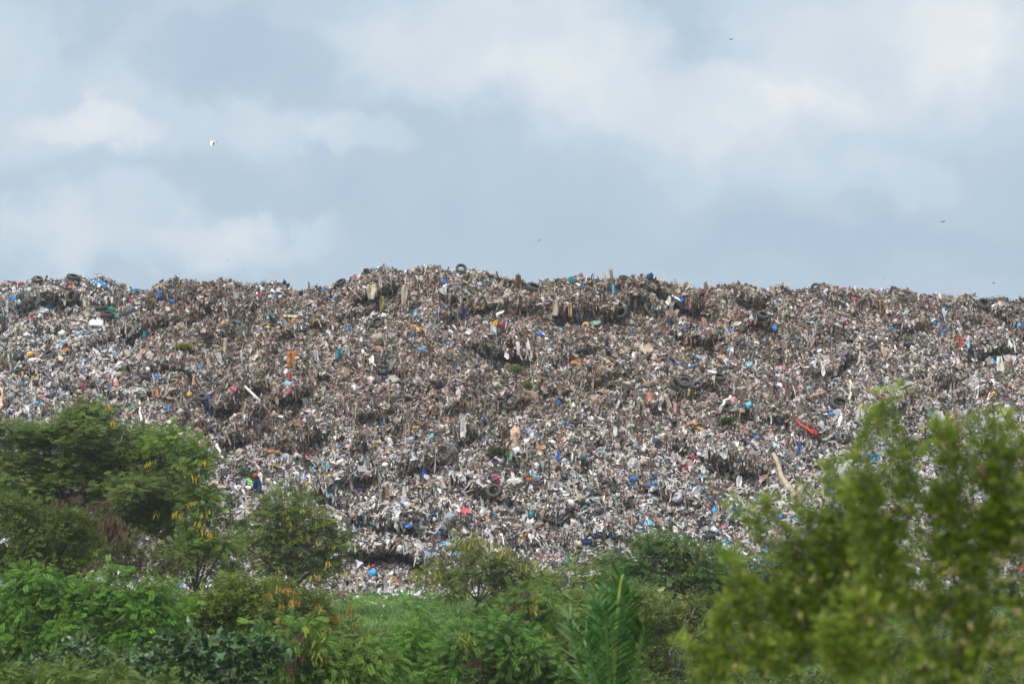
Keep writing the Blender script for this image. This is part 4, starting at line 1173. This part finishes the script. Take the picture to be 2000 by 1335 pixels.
plant('near_bush', 'taller blurred near bush with upright leafy shoots', 'bush', 10.6, 1830,
      [(1725, 1140, 50, 26, .3), (1810, 1125, 46, 24, .3), (1900, 1125, 46, 28, .3), (1970, 1050, 30, 70, .55), (1700, 1200, 76, 50, .42), (1830, 1180, 90, 56, .42), (1940, 1180, 86, 66, .42), (1740, 1295, 104, 56, .42), (1860, 1305, 116, 56, .42), (1970, 1295, 86, 60, .42), (2060, 1000, 60, 110, .6), (2070, 1200, 90, 130, .6)] + bl,
      'oval', .050, 5600, (.165, .250, .044), GN, r0=.014, clump=.028, droop=.1, upb=.7, twigs=st, pods=[(x, y, 5) for x, y in [(1760, 1130), (1700, 1210), (1790, 1190), (1850, 1200), (1900, 1150), (1950, 1210), (1880, 1250), (1920, 1290), (1970, 1130), (1830, 1100), (1780, 1240), (1710, 1270), (1990, 1050), (1960, 1260), (1850, 1310), (1760, 1310), (1940, 1080), (1810, 1290), (1900, 1220), (1680, 1150),
       (1865, 1110), (1745, 1180), (1815, 1160), (1985, 1190), (1930, 1250), (1725, 1320), (1890, 1325), (1990, 1310), (1800, 1330), (1960, 1090)]],
      podcol=(.52, .43, .18), podlen=.045)

# ------------------------------------------------------------------ young palm
YP = 26.0
pb = np.array([(1190 - 1000) * YP / F, YP, 0]); pb[2] = float(ground_z(pb[0], YP))
palm = empty('palm', pb.tolist(), 'young palm with upright fronds rising from the bottom edge', 'palm', None)
sp = Soup(); sp.tube([pb - pb, [0, 0, .5], [0, 0, 1.0]], .17, .10, 9); sp.obj('trunk', M_BARK, palm, True)
M_PALM = attr_mat('palm_leaflet', rough=.75, spec=.05, transl=.15)
M_RACHY = flat_mat('yellow_frond_stalk', (.25, .30, .05), .5, .4, .25, 5)
M_RACH = flat_mat('frond_stalk', (.07, .15, .03), .5, .4, .25, 5)


def frond(tip, bend, col, lw, llen, rmat=None, nl=32, vee=.5, flat=None):
    """tip: pixel of the frond's end at palm depth; bend: how far the tip droops forward/sideways (m)"""
    T = at(tip[0], tip[1], YP + tip[2]) - pb
    A = np.array([RNG.normal(0, .05), RNG.normal(0, .05), .9])
    t = np.linspace(0, 1, 14)[:, None]
    C = A + (T - A) * np.array([.35, .35, .75]) + np.array([bend[0], bend[1], .55])
    R = (1 - t) ** 2 * A + 2 * t * (1 - t) * C + t * t * T
    st = Soup(); st.tube(R, .036, .010, 6)
    fr = st.obj('frond', rmat or M_RACH, palm, True)
    lf = Soup()
    tg = norm(np.gradient(R, axis=0))
    face = norm(np.array([flat if flat is not None else RNG.normal(0, .7), -1.0, .3]))
    for i in range(nl):
        k = .18 + .82 * i / (nl - 1)
        x = k * 13; j = min(12, int(x)); p = R[j] + (R[j + 1] - R[j]) * (x - j); d = tg[j]
        s = norm(np.cross(d, face)); nn = np.cross(s, d)
        for sg in (-1, 1):
            ln = llen * (math.sin(math.pi * (.12 + .80 * k)) * .8 + .25) * RNG.uniform(.85, 1.1)
            o = norm(d * (.72 + .3 * k) + sg * s * .85 - nn * vee * RNG.uniform(-.2, 1.2) + RNG.normal(size=3) * .06)
            w = lw * RNG.uniform(.8, 1.1)
            wv = norm(np.cross(o, nn + RNG.normal(size=3) * .35)) * w
            g = np.array([0, 0, -1.0]) * ln * RNG.uniform(.4, 1.4)
            V = np.array([p, p + o * ln * .35 + wv + g * .02, p + o * ln * .35 - wv + g * .02, p + o * ln * .75 + wv * .7 + g * .10, p + o * ln * .75 - wv * .7 + g * .10, p + o * ln + g * .22])
            lf.add(V, np.array([(0, 2, 1), (1, 2, 3), (2, 4, 3), (3, 4, 5)]), np.array(col) * RNG.uniform(.6, 1.7))
    lf.obj('leaflets', M_PALM, fr)


PG = (.026, .076, .011)
frond((1218, 1122, -.25), (.02, -.25), (.05, .13, .03), .011, .36, M_RACHY, flat=.9)
frond((1190, 1146, .3), (-.05, .1), PG, .013, .40, flat=-.5)
frond((1166, 1160, .1), (-.1, .0), (.09, .17, .06), .011, .34, flat=-.8)
frond((1236, 1170, .35), (.15, .1), PG, .013, .38, flat=.8)
frond((1116, 1208, -.3), (-.35, -.1), (.17, .24, .10), .009, .30, flat=-1.2)
frond((1150, 1205, .5), (-.2, .2), PG, .013, .38, flat=-.9)
frond((1254, 1225, -.2), (.3, -.1), PG, .013, .36, flat=1.1)
frond((1180, 1195, -.5), (-.05, -.35), (.04, .11, .025), .012, .38, flat=-.3)
frond((1205, 1165, .6), (.05, .3), PG, .013, .40, flat=.2)
frond((1140, 1250, -.4), (-.2, -.2), (.06, .14, .035), .012, .34, flat=-.8)

# ------------------------------------------------------------------ grass and low growth
def blades(n, xr, yr, hmin, hmax, col, name, label, test=None):
    x = RNG.uniform(*xr, n); y = RNG.uniform(*yr, n)
    k = np.ones(n, bool)
    if test is not None:
        k = test(x, y)
    x, y = x[k], y[k]; n = len(x)
    P = np.stack([x, y, ground_z(x, y)], -1)
    h = RNG.uniform(hmin, hmax, n)[:, None]
    d = norm(np.array([0, 0, 1.]) + RNG.normal(size=(n, 3)) * .5); s = norm(np.cross(d, RNG.normal(size=(n, 3))))
    w = h * .07
    V = np.stack([P - s * w, P + s * w, P + d * h * .6 + s * w * .7 , P + d * h + RNG.normal(size=(n, 3)) * h * .2], 1)
    c = np.repeat((np.array(col) * np.exp(RNG.normal(0, .28, (n, 1))) * (1 + .35 * vn(x * .4, y * .4, seed=111)[:, None]) * RNG.uniform(.85, 1.15, (n, 3)))[:, None], 4, 1)
    kind(mesh_obj(name, V.reshape(-1, 3), np.arange(n * 4).reshape(-1, 4), M_GRASS, c.reshape(-1, 3)), 'stuff', label, 'grass')


blades(150000, (-8, 4), (66, 96), .08, .24, (.15, .26, .075), 'grass', 'bright short grass between the shrubs and the hill foot', lambda x, y: (fbm(x * .35, y * .2, seed=112) > -.28 - (y > 84) * .5))
n = 60000
x = RNG.uniform(-1, 1, n); y = RNG.uniform(33, 92, n); x = x * (y * .235 + 2)
k = ~((x > -7.2) & (x < 2.6) & (y > 68)) | (RNG.random(n) < .03)
x, y = x[k], y[k]; n = len(x)
hh = .75 * np.clip(fbm(x * .35, y * .35, seed=121) + .5, .1, 1)
P = np.stack([x, y, ground_z(x, y) + RNG.random(n) * hh], -1)
sp = Soup()
c1 = fbm(x * .25, y * .25, seed=122) > .05
for sel, lf, cl in ((c1, 'feather', (.08, .16, .035)), (~c1, 'spray', (.07, .11, .035))):
    D = RNG.normal(size=(sel.sum(), 3)) * (1, 1, .4) + [0, 0, .5]
    add_leaves(sp, P[sel], D, RNG.uniform(.12, .30, sel.sum()), lf, .3, cl)
kind(sp.obj('undergrowth', M_LEAF), 'stuff', 'low weeds and creepers filling the ground between the shrubs', 'undergrowth')

# weeds rooted on the hill
for px, py, wpx, cl, lab in [(360, 683, 30, (.16, .20, .04), 'yellow green weed tuft on the upper step'), (1009, 726, 15, (.10, .18, .04), 'small green weed in brown litter at mid slope'), (972, 886, 36, (.045, .08, .03), 'dark green weed patch under the peach garment'),
                             (1420, 826, 26, (.045, .11, .035), 'green weed patch below the black tyre'), (1715, 806, 24, (.035, .09, .035), 'dark green weed patch beside the near bush shoot'), (478, 930, 16, (.05, .10, .04), 'green weed above the lime sheet'),
                             (1030, 757, 10, (.09, .16, .04), 'tiny green weed under the brown slope')]:
    p, nrm = on_hill(px, py)
    r = wpx * .5 * 110 / F
    nn = int(60 + 500 * r)
    P = p + RNG.normal(size=(nn, 3)) * [r * .5, .15, r * .12] + [0, -.22, .1]
    sp = Soup(); add_leaves(sp, P, RNG.normal(size=(nn, 3)) * (1, .6, .3) + [0, -.2, .5], RNG.uniform(.10, .26, nn), 'spray', .3, cl)
    tag(recenter(sp.obj('weed', M_LEAF)), lab, 'weed', 'weeds growing on the rubbish')


# ------------------------------------------------------------------ birds
def bird(px, py, Y, span, yaw, flap, bank, col, wingcol, label, standing=False, group='birds over the hill'):
    sp = Soup()
    s = span
    # body: spindle along x, head at +x
    xs = np.array([-.30, -.24, -.12, 0, .10, .17, .21, .26, .31, .42]) * s
    rs = np.array([.006, .03, .055, .065, .055, .035, .036, .038, .018, .003]) * s
    k = 8; th = np.arange(k) * 2 * math.pi / k
    zz = np.array([.0, .0, 0, 0, .01, .03, .045, .05, .045, .035]) * s
    V = np.stack([np.repeat(xs, k), (rs[:, None] * np.cos(th)).ravel(), (rs[:, None] * np.sin(th) + zz[:, None]).ravel()], -1)
    i = np.arange(len(xs) - 1)[:, None] * k; j = np.arange(k)[None]
    cc = np.repeat(np.array([col] * 8 + [(.35, .22, .04)] * 2, float), k, 0)
    sp.add(V, np.stack([i + j, i + (j + 1) % k, i + k + (j + 1) % k, i + k + j], -1).reshape(-1, 4), cc)
    tail = np.array([(-.27, -.02, 0), (-.27, .02, 0), (-.42, .06, -.01), (-.42, -.06, -.01), (-.27, 0, .015)]) * s
    sp.add(tail, np.array([(0, 1, 2, 3)]), wingcol)
    if standing:
        for sg in (-1, 1):
            sp.tube(np.array([(0, .025 * sg, -.04), (.02, .025 * sg, -.16), (0, .025 * sg, -.30)]) * s, .008 * s, .006 * s, 4, (.15, .12, .05))
        for sg in (-1, 1):
            Wg = np.array([(.10, .056 * sg, .02), (-.28, .03 * sg, .0), (-.30, .03 * sg, -.03), (.06, .060 * sg, -.03)]) * s
            sp.add(Wg, np.array([(0, 1, 2, 3)]), wingcol)
    else:
        for sg, fl in ((-1, flap[0]), (1, flap[1])):
            n_ = 6
            top, bot = [], []
            for q in range(n_ + 1):
                u = q / n_
                yy = (.04 + .46 * u * math.cos(fl * (.6 + .5 * u))) * sg
                z = .02 + .46 * u * math.sin(fl * (.6 + .5 * u))
                lead = .10 + .05 * math.sin(u * 3.1) - .10 * u * u
                ch = .22 * (1 - u ** 2.2) + .015
                top.append((lead, yy, z)); bot.append((lead - ch, yy, z - .012))
            W = np.array(top + bot) * s
            W2 = W - [0, 0, .012 * s]
            f = np.array([(q, q + 1, n_ + 2 + q, n_ + 1 + q) for q in range(n_)])
            sp.add(np.concatenate([W, W2]), np.concatenate([f, f[:, ::-1] + len(W)]), wingcol)
    o = sp.obj('bird', M_CLOTH, smooth=True)
    if standing:
        p, n = on_hill(px, py + 8); o.location = (p[0], p[1] - .3, p[2] + .30 * s + .10)
    else:
        o.location = Vector(at(px, py, Y).tolist())
    o.rotation_euler = (bank, 0, yaw)
    return tag(o, label, 'bird', group)


WH = (.80, .80, .78); DK = (.02, .022, .025)
bird(415, 277, 96, .54, math.radians(172), (-.15, -1.25), .35, WH, WH, 'white egret flying with wings lowered before the clouds')
bird(191, 538, 118, .62, math.radians(25), (0, 0), 0, (.50, .48, .45), (.34, .33, .32), 'pale bird standing on the crest by the blue tarpaulin', True)
for px, py, sp_, yw, fl, lab in [(1428, 77, .42, 10, (.1, .1), 'dark bird gliding highest in the sky'), (1841, 433, .46, 40, (.5, -.3), 'dark bird turning over the far end of the hill'), (1053, 470, .32, 70, (.9, .8), 'dark bird flapping above the central crest'),
                                 (1941, 553, .32, 5, (.2, .3), 'small dark bird skimming low over the end of the crest'), (446, 509, .24, 80, (.4, .4), 'tiny dark bird over the brown bank'), (1727, 543, .20, 30, (.3, .3), 'tiny dark speck of a bird just over the crest')]:
    bird(px, py, 108, sp_ * .78, math.radians(yw), fl, .2, DK, DK, lab)

# ------------------------------------------------------------------ sky with its clouds, sun, camera
SUN_EL, SUN_AZ = 52.0, 215.0        # degrees; azimuth clockwise from +Y: behind the viewer and to the left
w = bpy.data.worlds.new('World'); SC.world = w; w.use_nodes = True
nt = w.node_tree; N = nt.nodes; Lk = nt.links
bg = N['Background']; STR = .1; bg.inputs['Strength'].default_value = STR
sky = N.new('ShaderNodeTexSky'); sky.sky_type = 'NISHITA'; sky.sun_disc = False
sky.sun_elevation = math.radians(SUN_EL); sky.sun_rotation = math.radians(SUN_AZ)
tc = N.new('ShaderNodeTexCoord')


def vmath(op, a, b=None):
    n = N.new('ShaderNodeVectorMath'); n.operation = op
    for i, q in enumerate((a, b)):
        if q is None:
            continue
        if hasattr(q, 'links') or hasattr(q, 'is_linked'):
            Lk.new(q, n.inputs[i])
        else:
            n.inputs[i].default_value = q
    return n


def math_(op, a, b=None, c=None):
    n = N.new('ShaderNodeMath'); n.operation = op
    for i, q in enumerate((a, b, c)):
        if q is None:
            continue
        if hasattr(q, 'is_linked'):
            Lk.new(q, n.inputs[i])
        else:
            n.inputs[i].default_value = q
    return n.outputs[0]


P0 = vmath('MULTIPLY', tc.outputs['Generated'], (47.22, 47.22, 47.22)).outputs[0]      # 1 unit = 100 px near the middle of the view


def noise(vec, sc, det=3, rough=.5, color=False):
    n = N.new('ShaderNodeTexNoise'); n.inputs['Scale'].default_value = sc; n.inputs['Detail'].default_value = det; n.inputs['Roughness'].default_value = rough
    Lk.new(vec, n.inputs['Vector'])
    return n.outputs['Color' if color else 'Fac']


w1 = vmath('SUBTRACT', noise(P0, .55, 2, .5, True), (.5, .5, .5)).outputs[0]
w2 = vmath('SUBTRACT', noise(P0, 1.5, 8, .62, True), (.5, .5, .5)).outputs[0]
P1 = vmath('ADD', P0, vmath('SCALE', w1).outputs[0]).outputs[0]
w1n = [n for n in N if n.type == 'VECT_MATH' and n.operation == 'SCALE'][-1]; Lk.new(w1, w1n.inputs[0]); w1n.inputs['Scale'].default_value = 2.0
s2 = vmath('SCALE', w2); s2.inputs['Scale'].default_value = 1.15
P2 = vmath('ADD', P1, s2.outputs[0]).outputs[0]
# (px, py, rx, ry, amount, softness: 1 = fades from its middle, small = crisp edge)
CLOUDS = [(150, 268, 200, 75, .26, 1), (190, 258, 135, 45, .22, .45), (90, 285, 160, 60, .12, 1), (690, 268, 85, 46, .24, .5), (420, 225, 260, 90, .24, .8), (960, 90, 340, 140, .34, .55), (1150, 170, 260, 110, .22, .9), (1420, 215, 260, 70, .26, .6),
          (1300, 300, 340, 100, .20, 1), (1700, 110, 340, 160, .34, .8), (1850, 60, 200, 120, .16, 1), (1960, 170, 160, 120, .18, 1), (1620, 300, 320, 130, .20, 1), (1740, 345, 130, 60, .14, .6), (260, 450, 290, 90, .26, .5), (110, 500, 100, 90, .20, .6),
          (490, 470, 150, 60, .20, .5), (40, 130, 170, 110, .16, .6), (600, 30, 240, 60, -.06, 1), (520, 120, 220, 80, -.24, .6), (180, 40, 180, 80, -.14, .7), (480, 395, 260, 50, -.14, .8), (30, 475, 90, 60, -.24, .6), (850, 420, 330, 110, -.12, 1),
          (1680, 495, 520, 55, -.24, .8), (1250, 480, 420, 80, -.08, 1), (860, 260, 200, 100, -.08, 1), (1290, 70, 80, 90, -.14, .6), (1390, 100, 100, 60, -.12, .7), (0, 20, 120, 60, .08, 1)]
tot = None
for cx, cy, rx, ry, a, soft in CLOUDS:
    d = vmath('SUBTRACT', P2, ((cx - 1000) / 100, 0, (900 - cy) / 100))
    d = vmath('MULTIPLY', d.outputs[0], (100 / rx / 1.15, 0, 100 / ry / 1.15))
    ln = N.new('ShaderNodeVectorMath'); ln.operation = 'LENGTH'; Lk.new(d.outputs[0], ln.inputs[0])
    mr = N.new('ShaderNodeMapRange'); mr.interpolation_type = 'SMOOTHSTEP'
    mr.inputs['From Min'].default_value = 1.15; mr.inputs['From Max'].default_value = 1.15 - 1.15 * soft
    mr.inputs['To Min'].default_value = 0; mr.inputs['To Max'].default_value = a
    Lk.new(ln.outputs['Value'], mr.inputs['Value'])
    tot = mr.outputs[0] if tot is None else math_('ADD', tot, mr.outputs[0])
sepd = N.new('ShaderNodeSeparateXYZ'); Lk.new(tc.outputs['Generated'], sepd.inputs[0])
elev = N.new('ShaderNodeMapRange'); elev.inputs['From Min'].default_value = .06; elev.inputs['From Max'].default_value = .19; elev.inputs['To Min'].default_value = .25; elev.inputs['To Max'].default_value = .50
Lk.new(sepd.outputs['Z'], elev.inputs['Value'])
det = math_('MULTIPLY', math_('SUBTRACT', noise(P2, .6, 6, .5), .5), .40)
det2 = math_('MULTIPLY', math_('SUBTRACT', noise(P0, .35, 3, .5), .5), .30)
fld = math_('ADD', math_('ADD', math_('MULTIPLY', tot, 1.0), elev.outputs[0]), math_('ADD', math_('ADD', det, det2), -.10))
ramp = N.new('ShaderNodeValToRGB'); Lk.new(fld, ramp.inputs['Fac'])
E = ramp.color_ramp.elements
E[0].position = 0.0; E[0].color = (.360, .468, .585, 1)
E[1].position = 1.0; E[1].color = (.72, .745, .755, 1)
for pos, c in ((.30, (.410, .510, .615)), (.55, (.505, .588, .665)), (.78, (.590, .648, .695))):
    q = E.new(pos); q.color = (*c, 1)
# the cloud deck is brighter overhead, as an overcast sky is
zen = N.new('ShaderNodeMapRange'); zen.inputs['From Min'].default_value = .22; zen.inputs['From Max'].default_value = .9; zen.inputs['To Min'].default_value = 1.0; zen.inputs['To Max'].default_value = 2.1
Lk.new(sepd.outputs['Z'], zen.inputs['Value'])
neu = N.new('ShaderNodeMix'); neu.data_type = 'RGBA'
nf = N.new('ShaderNodeMapRange'); nf.inputs['From Min'].default_value = .22; nf.inputs['From Max'].default_value = .6; nf.inputs['To Max'].default_value = .8
Lk.new(sepd.outputs['Z'], nf.inputs['Value']); Lk.new(nf.outputs[0], neu.inputs['Factor'])
Lk.new(ramp.outputs['Color'], neu.inputs['A']); neu.inputs['B'].default_value = (.66, .665, .66, 1)
scl = vmath('SCALE', neu.outputs['Result']); Lk.new(math_('MULTIPLY', zen.outputs[0], 1 / STR), scl.inputs['Scale'])
mix = N.new('ShaderNodeMix'); mix.data_type = 'RGBA'; mix.inputs['Factor'].default_value = .94
Lk.new(sky.outputs['Color'], mix.inputs['A']); Lk.new(scl.outputs[0], mix.inputs['B'])
Lk.new(mix.outputs['Result'], bg.inputs['Color'])

sun = bpy.data.lights.new('sun', 'SUN'); sun.energy = 2.3; sun.angle = math.radians(10); sun.color = (1, .95, .88)
so = bpy.data.objects.new('sun', sun); COL.objects.link(so)
az, el = math.radians(SUN_AZ), math.radians(SUN_EL)
sd = Vector((math.sin(az) * math.cos(el), math.cos(az) * math.cos(el), math.sin(el)))
so.rotation_euler = sd.to_track_quat('Z', 'Y').to_euler(); so.location = (0, 0, 60)

cam = bpy.data.cameras.new('camera'); cam.lens = 85; cam.sensor_width = 36; cam.clip_end = 6000; cam.clip_start = .3
cam.dof.use_dof = True; cam.dof.focus_distance = 108; cam.dof.aperture_fstop = 2.8
co = bpy.data.objects.new('camera', cam); COL.objects.link(co)
co.location = CAM.tolist(); co.rotation_euler = (math.pi / 2 + PITCH, 0, 0)
SC.camera = co
SC.view_settings.view_transform = 'Standard'; SC.view_settings.look = 'None'; SC.view_settings.exposure = .28; SC.view_settings.gamma = 1
SC.cycles.max_bounces = 6; SC.cycles.diffuse_bounces = 3; SC.cycles.transmission_bounces = 3
SC.cycles.use_denoising = True

# ------------------------------------------------------------------ the damp air: thin even haze round everything but the sky
hz = bpy.data.materials.new('haze'); hz.use_nodes = True
nt = hz.node_tree; nt.nodes.clear()
ho = nt.nodes.new('ShaderNodeOutputMaterial'); pv = nt.nodes.new('ShaderNodeVolumePrincipled')
pv.inputs['Color'].default_value = (.88, .89, .90, 1); pv.inputs['Density'].default_value = .00042; pv.inputs['Anisotropy'].default_value = .2
nt.links.new(pv.outputs['Volume'], ho.inputs['Volume'])
bx = np.array([(x, y, z) for x in (-1510, 1510) for y in (-310, 3010) for z in (-1.2, 27)], float)
kind(mesh_obj('haze', bx, np.array([(0, 1, 3, 2), (4, 6, 7, 5), (0, 4, 5, 1), (2, 3, 7, 6), (0, 2, 6, 4), (1, 5, 7, 3)]), hz), 'stuff', 'thin damp haze in the air', 'haze')
